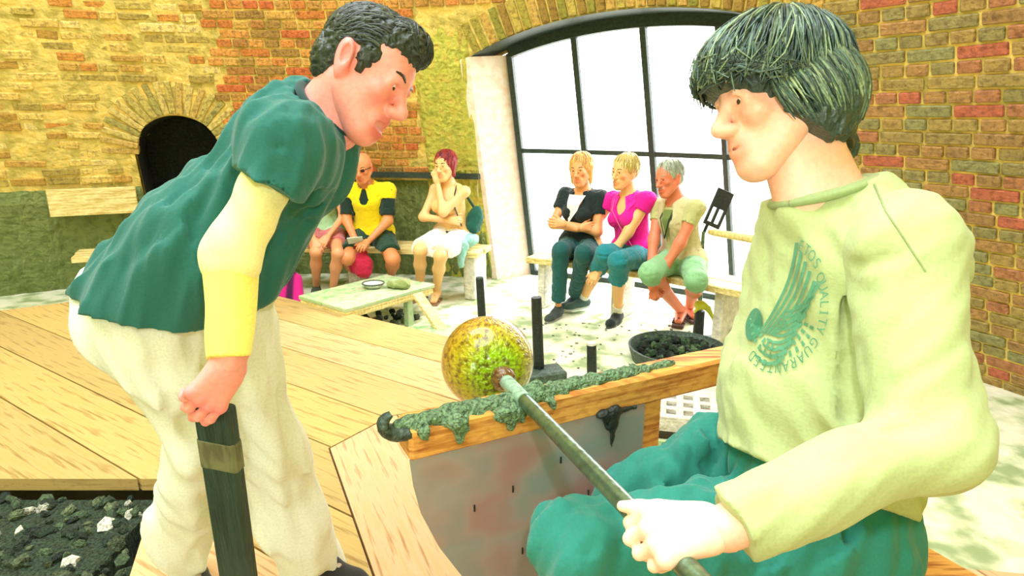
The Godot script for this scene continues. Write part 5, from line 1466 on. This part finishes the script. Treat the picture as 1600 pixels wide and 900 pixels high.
	# trousers
	var pf := field(lin(rgb(34, 126, 112)), 0.018)
	pf.cut = [Plane(Vector3.DOWN, -0.753)]
	pf.cap(hN, hF, 0.13, 0.12); pf.cap(pel, at(1262, 725, 1.24), 0.15, 0.145); pf.cap(hN, at(1100, 850, 1.2), 0.125, 0.098); pf.cap(at(1100, 850, 1.2), kN, 0.098, 0.08)
	pf.cut = []
	pf.cap(hF, at(1110, 762, 1.43), 0.118, 0.098); pf.cap(at(1110, 762, 1.43), kF, 0.098, 0.08)
	pf.cap(at(1150, 690, 1.4), at(1112, 690, 1.38), 0.07, 0.044); pf.cap(at(1112, 690, 1.38), at(1050, 745, 1.4), 0.044, 0.06)
	pf.cap(kN, Vector3(aN.x, DECK + 0.1, aN.z), 0.084, 0.085); pf.cap(kF, Vector3(aF.x, DECK + 0.1, aF.z), 0.084, 0.085)
	pf.cuts = [Plane(Vector3.DOWN, -(DECK + 0.05))]
	pf.folds = [[fold_noise(5.0, 61, 1), along(cv(0.3, 1.0, 0), 2.4), 0.008], [fold_noise(14.0, 62, 2), along(cv(0.3, 1, 0.2), 5.0), 0.011]]
	pf.creases = []
	for q in [[1010, 715, 1050, 775], [1040, 695, 1085, 775], [1075, 680, 1115, 775], [1105, 660, 1130, 770], [960, 750, 985, 790]]: pf.creases.append([at(q[0], q[1], 1.35), at(q[2], q[3], 1.34), 0.014, 0.006])
	skin_job("trousers", [[pf, 0.0085]], M.cloth, o)
	shoe(o, aN, cv(-0.95, 0, 0.2), DECK, rgb(50, 50, 46), rgb(90, 90, 80)); shoe(o, aF, cv(-0.95, 0, 0.1), DECK, rgb(50, 50, 46), rgb(90, 90, 80))
	emblem(sn, tf)
func emblem(o: Node3D, tf: Field) -> void:
	# round print on the chest: a wing of feathers in a ring of letters, laid on the cloth
	var ctr := at(1209, 470, 1.02)
	var n := cv(-0.55, 0.05, 0.83).normalized()
	var x := Vector3.UP.cross(n).normalized()
	var y := n.cross(x)
	var ink := lin(rgb(84, 146, 112))
	var land := func(a: float, b: float) -> Vector3:
		var p := ctr + x * (a * 0.87) + y * (b * 1.25) + n * 0.28
		var k := 0
		while k < 60 and tf.value(p) > 0.0008:
			p -= n * clampf(tf.value(p) * 0.7, 0.0008, 0.02); k += 1
		return p + n * 0.003
	var ribbon := func(g: Geo, pts: Array, w0: float, w1: float) -> void:
		for k in pts.size() - 1:
			var d: Vector2 = (pts[k + 1] - pts[k]).normalized(); var s := Vector2(-d.y, d.x)
			var wa := lerpf(w0, w1, float(k) / (pts.size() - 1)); var wb := lerpf(w0, w1, float(k + 1) / (pts.size() - 1))
			var q := [pts[k] - s * wa, pts[k + 1] - s * wb, pts[k + 1] + s * wb, pts[k] + s * wa]
			g.quad(land.call(q[0].x, q[0].y), land.call(q[1].x, q[1].y), land.call(q[2].x, q[2].y), land.call(q[3].x, q[3].y))
	var g := Geo.new(); g.col = ink
	# long feathers sweep down from the top to the lower left, short ones fan out to the right
	for k in 5:
		var pts := []
		for j in 9:
			var t := j / 8.0
			pts.append(Vector2(0.006 + k * 0.011 - t * t * 0.052 - k * 0.004 * t, 0.082 - k * 0.012 - t * (0.13 - k * 0.012)))
		ribbon.call(g, pts, 0.0035, 0.0022)
	for k in 9:
		var pts := []
		for j in 5:
			var t := j / 4.0
			var a0 := Vector2(0.058 - k * 0.006, 0.03 - k * 0.0135); var a1 := Vector2(0.002 - k * 0.006, -0.012 - k * 0.0085)
			pts.append(a0.lerp(a1, t) + Vector2(0, -0.01 * sin(t * PI)))
		ribbon.call(g, pts, 0.0036, 0.0014)
	for k in 26:
		var a := lerpf(-2.7, -0.25, (k % 13) / 12.0); var r := 0.068 - 0.012 * (k / 13)
		ribbon.call(g, [Vector2(cos(a) * r - 0.008, sin(a) * r - 0.012), Vector2(cos(a) * (r - 0.008) - 0.008, sin(a) * (r - 0.008) - 0.012)], 0.0026, 0.002)
	tag(part("wing_print", g, M.cloth, o), "dark green printed wing of feathers")
	g = Geo.new(); g.col = lin(rgb(60, 130, 96))
	var dc := Vector2(-0.064, -0.038)
	for k in 24:
		var a0 := TAU * k / 24; var a1 := TAU * (k + 1) / 24
		g.tri(land.call(dc.x, dc.y), land.call(dc.x + cos(a0) * 0.02, dc.y + sin(a0) * 0.024), land.call(dc.x + cos(a1) * 0.02, dc.y + sin(a1) * 0.024))
	part("disc_print", g, M.cloth, o)
	g = Geo.new(); g.col = ink
	var font := SystemFont.new(); font.font_names = PackedStringArray(["Droid Sans"])
	var letters := func(word: String, a0: float, a1: float, r: float, size: float) -> void:
		for i in word.length():
			if word[i] == " ": continue
			var tm := TextMesh.new(); tm.font = font; tm.text = word[i]; tm.font_size = 40; tm.pixel_size = size / 40.0; tm.depth = 0.0
			var ar := tm.get_mesh_arrays() if tm.has_method("get_mesh_arrays") else tm.surface_get_arrays(0)
			var a := deg_to_rad(lerpf(a0, a1, float(i) / maxf(word.length() - 1, 1)))
			var out := Vector2(cos(a), sin(a)); var tan_ := Vector2(out.y, -out.x)
			var V: PackedVector3Array = ar[Mesh.ARRAY_VERTEX]
			var I: PackedInt32Array = ar[Mesh.ARRAY_INDEX]
			var w := PackedVector3Array()
			for v in V:
				var q := Vector2(-0.012, -0.008) + out * (r + v.y) + tan_ * v.x
				w.append(land.call(q.x, q.y))
			for k in range(0, I.size(), 3):
				var nn := (w[I[k + 1]] - w[I[k]]).cross(w[I[k + 2]] - w[I[k]])
				if nn.length_squared() < 1e-16: continue
				g.tri(w[I[k]], w[I[k + 1]], w[I[k + 2]], n, n, n)
	letters.call("ETOS", 72, 46, 0.09, 0.02)
	letters.call("QUALITY", 33, -14, 0.086, 0.02)
	letters.call("GUARANTEED", -28, -118, 0.084, 0.02)
	tag(part("letter_print", g, M.cloth, o), "ring of printed letters")
# ---------------------------------------------------------------- geometry helpers
class Geo extends RefCounted:
	var v := PackedVector3Array()
	var nn := PackedVector3Array()
	var c := PackedColorArray()
	var ix := PackedInt32Array()
	var col := Color.WHITE
	func tri(a: Vector3, b: Vector3, d: Vector3, na := Vector3.ZERO, nb := Vector3.ZERO, nd := Vector3.ZERO) -> void:
		var g := (b - a).cross(d - a)
		if g.length_squared() < 1e-16:
			return
		if na == Vector3.ZERO:
			na = g.normalized(); nb = na; nd = na
			# flat faces come in counter-clockwise order seen from outside
			_push(a, na); _push(d, nd); _push(b, nb)
		elif g.dot(na + nb + nd) > 0.0:
			_push(a, na); _push(d, nd); _push(b, nb)
		else:
			_push(a, na); _push(b, nb); _push(d, nd)
	func _push(p: Vector3, n: Vector3) -> void:
		ix.append(v.size()); v.append(p); nn.append(n); c.append(col)
	func quad(a: Vector3, b: Vector3, d: Vector3, e: Vector3) -> void:
		tri(a, b, d); tri(a, d, e)
	func box(t: Transform3D, size: Vector3, bev := 0.0) -> void:
		var h := size * 0.5
		bev = minf(bev, minf(h.x, minf(h.y, h.z)) * 0.6)
		var i := h - Vector3.ONE * bev
		for ax in 3:
			for sg in [-1.0, 1.0]:
				var n := Vector3.ZERO; n[ax] = sg
				var u := Vector3.ZERO; u[(ax + 1) % 3] = 1.0
				var w := Vector3.ZERO; w[(ax + 2) % 3] = 1.0
				var o: Vector3 = n * h[ax]
				var uu: Vector3 = u * i[(ax + 1) % 3]
				var ww: Vector3 = w * i[(ax + 2) % 3]
				if sg > 0: quad(t * (o - uu - ww), t * (o + uu - ww), t * (o + uu + ww), t * (o - uu + ww))
				else: quad(t * (o - uu - ww), t * (o - uu + ww), t * (o + uu + ww), t * (o + uu - ww))
		if bev <= 0.0: return
		for ax in 3:
			var b1 := (ax + 1) % 3
			var b2 := (ax + 2) % 3
			for s1 in [-1.0, 1.0]:
				for s2 in [-1.0, 1.0]:
					var e := Vector3.ZERO; e[ax] = i[ax]
					var p := Vector3.ZERO; p[b1] = s1 * h[b1]; p[b2] = s2 * i[b2]
					var q := Vector3.ZERO; q[b1] = s1 * i[b1]; q[b2] = s2 * h[b2]
					if s1 * s2 > 0: quad(t * (p + e), t * (p - e), t * (q - e), t * (q + e))
					else: quad(t * (p - e), t * (p + e), t * (q + e), t * (q - e))
		for sx in [-1.0, 1.0]:
			for sy in [-1.0, 1.0]:
				for sz in [-1.0, 1.0]:
					var a := Vector3(sx * h.x, sy * i.y, sz * i.z)
					var b := Vector3(sx * i.x, sy * h.y, sz * i.z)
					var d := Vector3(sx * i.x, sy * i.y, sz * h.z)
					if sx * sy * sz > 0: tri(t * a, t * b, t * d)
					else: tri(t * a, t * d, t * b)
	func ring(center: Vector3, x: Vector3, y: Vector3, r: float, n: int) -> PackedVector3Array:
		var o := PackedVector3Array()
		for k in n:
			var a := TAU * k / n
			o.append(center + (x * cos(a) + y * sin(a)) * r)
		return o
	func tube(pts: Array, radii: Array, n := 10, caps := true, flat := 1.0, side := Vector3.ZERO) -> void:
		var m := pts.size()
		var prev := PackedVector3Array()
		var pn := PackedVector3Array()
		var x := Vector3.ZERO
		for k in m:
			var p: Vector3 = pts[k]
			var d: Vector3 = (pts[mini(k + 1, m - 1)] - pts[maxi(k - 1, 0)]).normalized()
			if k == 0:
				x = side if side != Vector3.ZERO else (Vector3.UP if absf(d.y) < 0.9 else Vector3.RIGHT)
			x = (x - d * d.dot(x)).normalized()
			var y := d.cross(x)
			var r: float = radii[mini(k, radii.size() - 1)]
			var cur := PackedVector3Array()
			var cn := PackedVector3Array()
			for j in n:
				var a := TAU * j / n
				cur.append(p + x * (cos(a) * r) + y * (sin(a) * r * flat))
				cn.append((x * cos(a) * flat + y * sin(a)).normalized())
			if k > 0:
				for j in n:
					var j2 := (j + 1) % n
					tri(prev[j], prev[j2], cur[j2], pn[j], pn[j2], cn[j2])
					tri(prev[j], cur[j2], cur[j], pn[j], cn[j2], cn[j])
			if caps and (k == 0 or k == m - 1):
				var nd := -d if k == 0 else d
				for j in n:
					tri(p, cur[j], cur[(j + 1) % n], nd, nd, nd)
			prev = cur; pn = cn
	func lathe(prof: Array, n: int, t: Transform3D) -> void:
		# profile of Vector2(radius, height) round the transform's y axis
		var m := prof.size()
		for k in m - 1:
			var a: Vector2 = prof[k]
			var b: Vector2 = prof[k + 1]
			var na := _pn(prof, k); var nb := _pn(prof, k + 1)
			if (b - a).normalized().dot((prof[maxi(k, 1)] - prof[maxi(k, 1) - 1]).normalized()) < 0.6: na = Vector2((b - a).y, -(b - a).x).normalized()
			for j in n:
				var s := TAU * j / n
				var e := TAU * (j + 1) / n
				var f := func(q: Vector2, an: float) -> Vector3: return t * Vector3(q.x * cos(an), q.y, q.x * sin(an))
				var g := func(q: Vector2, an: float) -> Vector3: return (t.basis * Vector3(q.x * cos(an), q.y, q.x * sin(an))).normalized()
				tri(f.call(a, s), f.call(b, s), f.call(b, e), g.call(na, s), g.call(nb, s), g.call(nb, e))
				tri(f.call(a, s), f.call(b, e), f.call(a, e), g.call(na, s), g.call(nb, e), g.call(na, e))
	func _pn(prof: Array, k: int) -> Vector2:
		var d: Vector2 = prof[mini(k + 1, prof.size() - 1)] - prof[maxi(k - 1, 0)]
		return Vector2(d.y, -d.x).normalized()
	func prism(poly: PackedVector2Array, depth: float, t: Transform3D) -> void:
		# polygon in the transform's xy plane, from z = 0 to z = depth
		if Geometry2D.is_polygon_clockwise(poly): poly.reverse()
		var f := Geometry2D.triangulate_polygon(poly)
		for k in range(0, f.size(), 3):
			var a := poly[f[k]]; var b := poly[f[k + 1]]; var d := poly[f[k + 2]]
			if (b - a).cross(d - a) < 0: var s := b; b = d; d = s
			tri(t * Vector3(a.x, a.y, depth), t * Vector3(b.x, b.y, depth), t * Vector3(d.x, d.y, depth))
			tri(t * Vector3(a.x, a.y, 0), t * Vector3(d.x, d.y, 0), t * Vector3(b.x, b.y, 0))
		for k in poly.size():
			var a := poly[k]; var b := poly[(k + 1) % poly.size()]
			quad(t * Vector3(a.x, a.y, 0), t * Vector3(b.x, b.y, 0), t * Vector3(b.x, b.y, depth), t * Vector3(a.x, a.y, depth))
	func ball(p: Vector3, r: Vector3, b := Basis.IDENTITY, n := 14) -> void:
		var f := func(i: int, j: int) -> Vector3:
			var th := PI * i / (n / 2); var ph := TAU * j / n
			return Vector3(sin(th) * cos(ph), cos(th), sin(th) * sin(ph))
		for i in n / 2:
			for j in n:
				var q := [f.call(i, j), f.call(i + 1, j), f.call(i + 1, j + 1), f.call(i, j + 1)]
				var w := []; var m := []
				for e in q:
					w.append(p + b * (e * r)); m.append((b * (e / r)).normalized())
				tri(w[0], w[1], w[2], m[0], m[1], m[2]); tri(w[0], w[2], w[3], m[0], m[2], m[3])
	func lump(p: Vector3, r: Vector3, b: Basis, seedn: int, n := 10) -> void:
		# an irregular stone, flat facets
		var rg := RandomNumberGenerator.new(); rg.seed = seedn
		var w := {}
		var f := func(i: int, j: int) -> Vector3:
			if i == 0 or i == n / 2: j = 0
			var key := i * 64 + j % n
			if not w.has(key):
				var th := PI * i / (n / 2); var ph := TAU * (j % n) / n
				w[key] = p + b * (Vector3(sin(th) * cos(ph), cos(th), sin(th) * sin(ph)) * r * rg.randf_range(0.75, 1.12))
			return w[key]
		for i in n / 2:
			for j in n:
				quad(f.call(i, j), f.call(i, j + 1), f.call(i + 1, j + 1), f.call(i + 1, j))
	func add(o: Array) -> void:
		var base := v.size()
		v.append_array(o[0]); nn.append_array(o[1]); c.append_array(o[2])
		for k in o[3]: ix.append(base + k)
	func mesh() -> ArrayMesh:
		return Geo.arr(v, nn, c, ix)
	static func arr(v_: PackedVector3Array, n_: PackedVector3Array, c_: PackedColorArray, i_: PackedInt32Array) -> ArrayMesh:
		var a := []; a.resize(Mesh.ARRAY_MAX)
		a[Mesh.ARRAY_VERTEX] = v_; a[Mesh.ARRAY_NORMAL] = n_; a[Mesh.ARRAY_COLOR] = c_; a[Mesh.ARRAY_INDEX] = i_
		var m := ArrayMesh.new()
		if v_.size(): m.add_surface_from_arrays(Mesh.PRIMITIVE_TRIANGLES, a)
		return m

# ---------------------------------------------------------------- smooth bodies: a field of tapered capsules and ellipsoids, meshed as surface nets
class Field extends RefCounted:
	var kind := PackedInt32Array()
	var A := PackedVector3Array()
	var B := PackedVector3Array()
	var RA := PackedFloat32Array()
	var RB := PackedFloat32Array()
	var K := PackedFloat32Array()
	var S := PackedFloat32Array()
	var N := PackedVector3Array()
	var BA: Array[Basis] = []
	var COL := PackedColorArray()
	var CUT: Array = []
	var SUB := PackedByteArray()
	var folds: Array = []      # [noise, basis, amplitude]
	var creases: Array = []    # [point a, point b, width, depth]: soft grooves
	var cuts: Array = []       # planes for the whole field
	var color := Color.WHITE
	var k := 0.012
	var cut: Array = []
	var any_color := false
	func _add(kd: int, a: Vector3, b: Vector3, ra: float, rb: float, n: Vector3, s: float, ba: Basis, sub: bool) -> void:
		kind.append(kd); A.append(a); B.append(b); RA.append(ra); RB.append(rb); K.append(k); S.append(s); N.append(n); BA.append(ba)
		COL.append(color); CUT.append(cut); SUB.append(1 if sub else 0)
		if color != COL[0]: any_color = true
	func cap(a: Vector3, b: Vector3, ra: float, rb := -1.0, n := Vector3.ZERO, s := 1.0) -> void:
		_add(0, a, b, ra, rb if rb >= 0 else ra, n.normalized() if n != Vector3.ZERO else n, s, Basis.IDENTITY, false)
	func ell(c: Vector3, r: Vector3, b := Basis.IDENTITY) -> void:
		_add(1, c, r, 0, 0, Vector3.ZERO, 1, b, false)
	func sub_ell(c: Vector3, r: Vector3, b := Basis.IDENTITY) -> void:
		_add(1, c, r, 0, 0, Vector3.ZERO, 1, b, true)
	func sub_cap(a: Vector3, b: Vector3, ra: float, rb := -1.0) -> void:
		_add(0, a, b, ra, rb if rb >= 0 else ra, Vector3.ZERO, 1, Basis.IDENTITY, true)
	func dist(i: int, p: Vector3) -> float:
		var d: float
		if kind[i] == 0:
			var ab := B[i] - A[i]
			var q := p - A[i]
			var t := clampf(q.dot(ab) / maxf(ab.length_squared(), 1e-9), 0.0, 1.0)
			q -= ab * t
			if S[i] != 1.0: q += N[i] * (N[i].dot(q) * (S[i] - 1.0))
			d = q.length() - lerpf(RA[i], RB[i], t)
		else:
			var q := (p - A[i]) * BA[i]
			var r := B[i]
			var k1 := (q / (r * r)).length()
			var k0 := (q / r).length()
			d = k0 * (k0 - 1.0) / maxf(k1, 1e-5)
		for pl: Plane in CUT[i]: d = maxf(d, pl.distance_to(p))
		return d
	func value(p: Vector3) -> float:
		var s := 1e-9
		for i in kind.size():
			if not SUB[i]: s += exp(minf(-dist(i, p) / K[i], 60.0))
		var v := -log(s) * 0.01
		for i in kind.size():
			if SUB[i]: v = maxf(v, -dist(i, p))
		if absf(v) < 0.05:
			for fo: Array in folds:
				if fo.size() < 4: v += fo[0].get_noise_3dv(fo[1] * p) * fo[2]
			for cr: Array in creases:
				var ab: Vector3 = cr[1] - cr[0]
				var q: Vector3 = p - cr[0]
				q -= ab * clampf(q.dot(ab) / ab.length_squared(), 0, 1)
				v += cr[3] * exp(-q.length_squared() / (cr[2] * cr[2]))
		return v
	func box_of(i: int) -> AABB:
		var bb: AABB
		if kind[i] == 0:
			bb = AABB(A[i], Vector3.ZERO).expand(B[i]).grow(maxf(RA[i], RB[i]) * maxf(1.0, 1.0 / minf(S[i], 1.0)))
		else:
			var e := Vector3.ZERO
			for j in 3:
				e[j] = Vector3(BA[i].x[j] * B[i].x, BA[i].y[j] * B[i].y, BA[i].z[j] * B[i].z).length()
			bb = AABB(A[i] - e, e * 2.0)
		return bb
	func net(cell: float, off: Vector3) -> Array:
		var bb := AABB()
		var first := true
		for i in kind.size():
			if SUB[i]: continue
			var b := box_of(i).grow(K[i] * 2.0 + cell * 2.0)
			bb = b if first else bb.merge(b)
			first = false
		var lo := bb.position
		var nx := int(bb.size.x / cell) + 2
		var ny := int(bb.size.y / cell) + 2
		var nz := int(bb.size.z / cell) + 2
		var nxy := nx * ny
		var F := PackedFloat32Array(); F.resize(nxy * nz)
		for i in kind.size():
			if SUB[i]: continue
			var m := maxf(K[i] * 4.0, cell * 1.8)
			var ik := 1.0 / K[i]
			var b := box_of(i).grow(m)
			var x0 := maxi(0, int((b.position.x - lo.x) / cell)); var x1 := mini(nx, int((b.end.x - lo.x) / cell) + 2)
			var y0 := maxi(0, int((b.position.y - lo.y) / cell)); var y1 := mini(ny, int((b.end.y - lo.y) / cell) + 2)
			var z0 := maxi(0, int((b.position.z - lo.z) / cell)); var z1 := mini(nz, int((b.end.z - lo.z) / cell) + 2)
			var a := A[i]
			var ab := B[i] - a
			var inv := 1.0 / maxf(ab.length_squared(), 1e-9)
			var ra := RA[i]
			var dr := RB[i] - ra
			var n := N[i]
			var s1 := S[i] - 1.0
			var cc: Array = CUT[i]
			var has := cc.size() > 0
			var ba := BA[i]
			var ir := Vector3.ONE / B[i] if kind[i] == 1 else Vector3.ONE
			var kd := kind[i]
			var rm := maxf(ra, RB[i]) + m
			for iz in range(z0, z1):
				for iy in range(y0, y1):
					var row := iz * nxy + iy * nx
					var p := Vector3(lo.x + x0 * cell, lo.y + iy * cell, lo.z + iz * cell)
					for jx in range(x0, x1):
						var d: float
						var q := p - a
						if kd == 0:
							q -= ab * clampf(q.dot(ab) * inv, 0.0, 1.0)
							if s1 != 0.0: q += n * (n.dot(q) * s1)
							d = q.length()
							if d < rm: d -= ra + dr * clampf((p - a).dot(ab) * inv, 0.0, 1.0)
						else:
							q = q * ba * ir
							var k0 := q.length()
							d = k0 * (k0 - 1.0) / maxf((q * ir).length(), 1e-5)
						if d < m:
							if has:
								for pl: Plane in cc: d = maxf(d, pl.distance_to(p))
							if d < m: F[row + jx] += exp(minf(-d * ik, 60.0))
						p.x += cell
		var big := 1.0
		for j in F.size():
			var f := F[j]
			F[j] = -0.01 * log(f) if f > 1e-6 else big
		for i in kind.size():
			if not SUB[i]: continue
			var b := box_of(i).grow(cell * 3)
			for iz in range(maxi(0, int((b.position.z - lo.z) / cell)), mini(nz, int((b.end.z - lo.z) / cell) + 2)):
				for iy in range(maxi(0, int((b.position.y - lo.y) / cell)), mini(ny, int((b.end.y - lo.y) / cell) + 2)):
					for jx in range(maxi(0, int((b.position.x - lo.x) / cell)), mini(nx, int((b.end.x - lo.x) / cell) + 2)):
						var j := iz * nxy + iy * nx + jx
						if F[j] < 0.05:
							var d := -dist(i, lo + Vector3(jx, iy, iz) * cell)
							var h := maxf(K[i] - absf(F[j] - d), 0.0) / K[i]
							F[j] = maxf(F[j], d) + h * h * K[i] * 0.25
		if folds.size() or creases.size() or cuts.size():
			for iz in nz:
				for iy in ny:
					var row := iz * nxy + iy * nx
					for jx in nx:
						var f := F[row + jx]
						if f < 0.04 and (f > -0.06 or cuts.size()):
							var p := lo + Vector3(jx, iy, iz) * cell
							if f > -0.06:
								for fo: Array in folds:
									var nv: float = fo[0].get_noise_3dv(fo[1] * p)
									if fo.size() > 3:
										nv = maxf(0.0, 1.0 - absf(nv) * fo[3])
										f += nv * nv * fo[2]
									else: f += nv * fo[2]
								for cr: Array in creases:
									var ab: Vector3 = cr[1] - cr[0]
									var q: Vector3 = p - cr[0]
									q -= ab * clampf(q.dot(ab) / ab.length_squared(), 0, 1)
									var l: float = q.length_squared() / (cr[2] * cr[2])
									if l < 6.0: f += cr[3] * exp(-l)
							for pl: Plane in cuts: f = maxf(f, pl.distance_to(p))
							F[row + jx] = f
		# surface nets
		var ids := PackedInt32Array(); ids.resize(nxy * nz); ids.fill(-1)
		var V := PackedVector3Array(); var NN := PackedVector3Array(); var I := PackedInt32Array()
		var o := PackedInt32Array([0, 1, nx, nx + 1, nxy, nxy + 1, nxy + nx, nxy + nx + 1])
		var ea := PackedInt32Array([0, 2, 4, 6, 0, 1, 4, 5, 0, 1, 2, 3])
		var eb := PackedInt32Array([1, 3, 5, 7, 2, 3, 6, 7, 4, 5, 6, 7])
		var corner := PackedVector3Array()
		for j in 8: corner.append(Vector3(j & 1, (j >> 1) & 1, (j >> 2) & 1))
		var lim := cell * 6.0
		var g := PackedFloat32Array(); g.resize(8)
		for iz in nz - 1:
			for iy in ny - 1:
				var row := iz * nxy + iy * nx
				for jx in nx - 1:
					var j := row + jx
					if absf(F[j]) > lim and F[j] < big: continue
					var mask := 0
					for e in 8:
						g[e] = F[j + o[e]]
						if g[e] < 0.0: mask |= 1 << e
					if mask == 0 or mask == 255: continue
					var s := Vector3.ZERO
					var cnt := 0
					for e in 12:
						var fa := g[ea[e]]; var fb := g[eb[e]]
						if (fa < 0.0) != (fb < 0.0):
							fa = clampf(fa, -lim, lim); fb = clampf(fb, -lim, lim)
							s += corner[ea[e]].lerp(corner[eb[e]], fa / (fa - fb)); cnt += 1
					for e in 8: g[e] = clampf(g[e], -lim, lim)
					var gr := Vector3(g[1] + g[3] + g[5] + g[7] - g[0] - g[2] - g[4] - g[6], g[2] + g[3] + g[6] + g[7] - g[0] - g[1] - g[4] - g[5], g[4] + g[5] + g[6] + g[7] - g[0] - g[1] - g[2] - g[3])
					ids[j] = V.size()
					V.append(lo + (Vector3(jx, iy, iz) + s / cnt) * cell)
					NN.append(gr.normalized())
					# quads of the three edges that start at this cell's first corner
					if jx > 0 and iy > 0 and iz > 0:
						var in0 := (mask & 1) != 0
						if in0 != ((mask & 2) != 0): _quad(I, ids, j, j - nx, j - nx - nxy, j - nxy, in0)
						if in0 != ((mask & 4) != 0): _quad(I, ids, j, j - nxy, j - nxy - 1, j - 1, in0)
						if in0 != ((mask & 16) != 0): _quad(I, ids, j, j - 1, j - 1 - nx, j - nx, in0)
		var C := PackedColorArray(); C.resize(V.size())
		if any_color:
			for j in V.size():
				var ws := 1e-9
				var cs := Vector3.ZERO
				for i in kind.size():
					if SUB[i]: continue
					var d := dist(i, V[j])
					if d < 0.03:
						var w := exp(-d / 0.0035)
						ws += w; cs += Vector3(COL[i].r, COL[i].g, COL[i].b) * w
				cs /= ws
				C[j] = Color(cs.x, cs.y, cs.z)
		else:
			C.fill(COL[0])
		for j in V.size(): V[j] -= off
		return [V, NN, C, I]
	func _quad(I: PackedInt32Array, ids: PackedInt32Array, a: int, b: int, c_: int, d: int, flip: bool) -> void:
		var p := ids[a]; var q := ids[b]; var r := ids[c_]; var s := ids[d]
		if p < 0 or q < 0 or r < 0 or s < 0: return
		if flip: I.append_array([p, r, q, p, s, r])
		else: I.append_array([p, q, r, p, r, s])
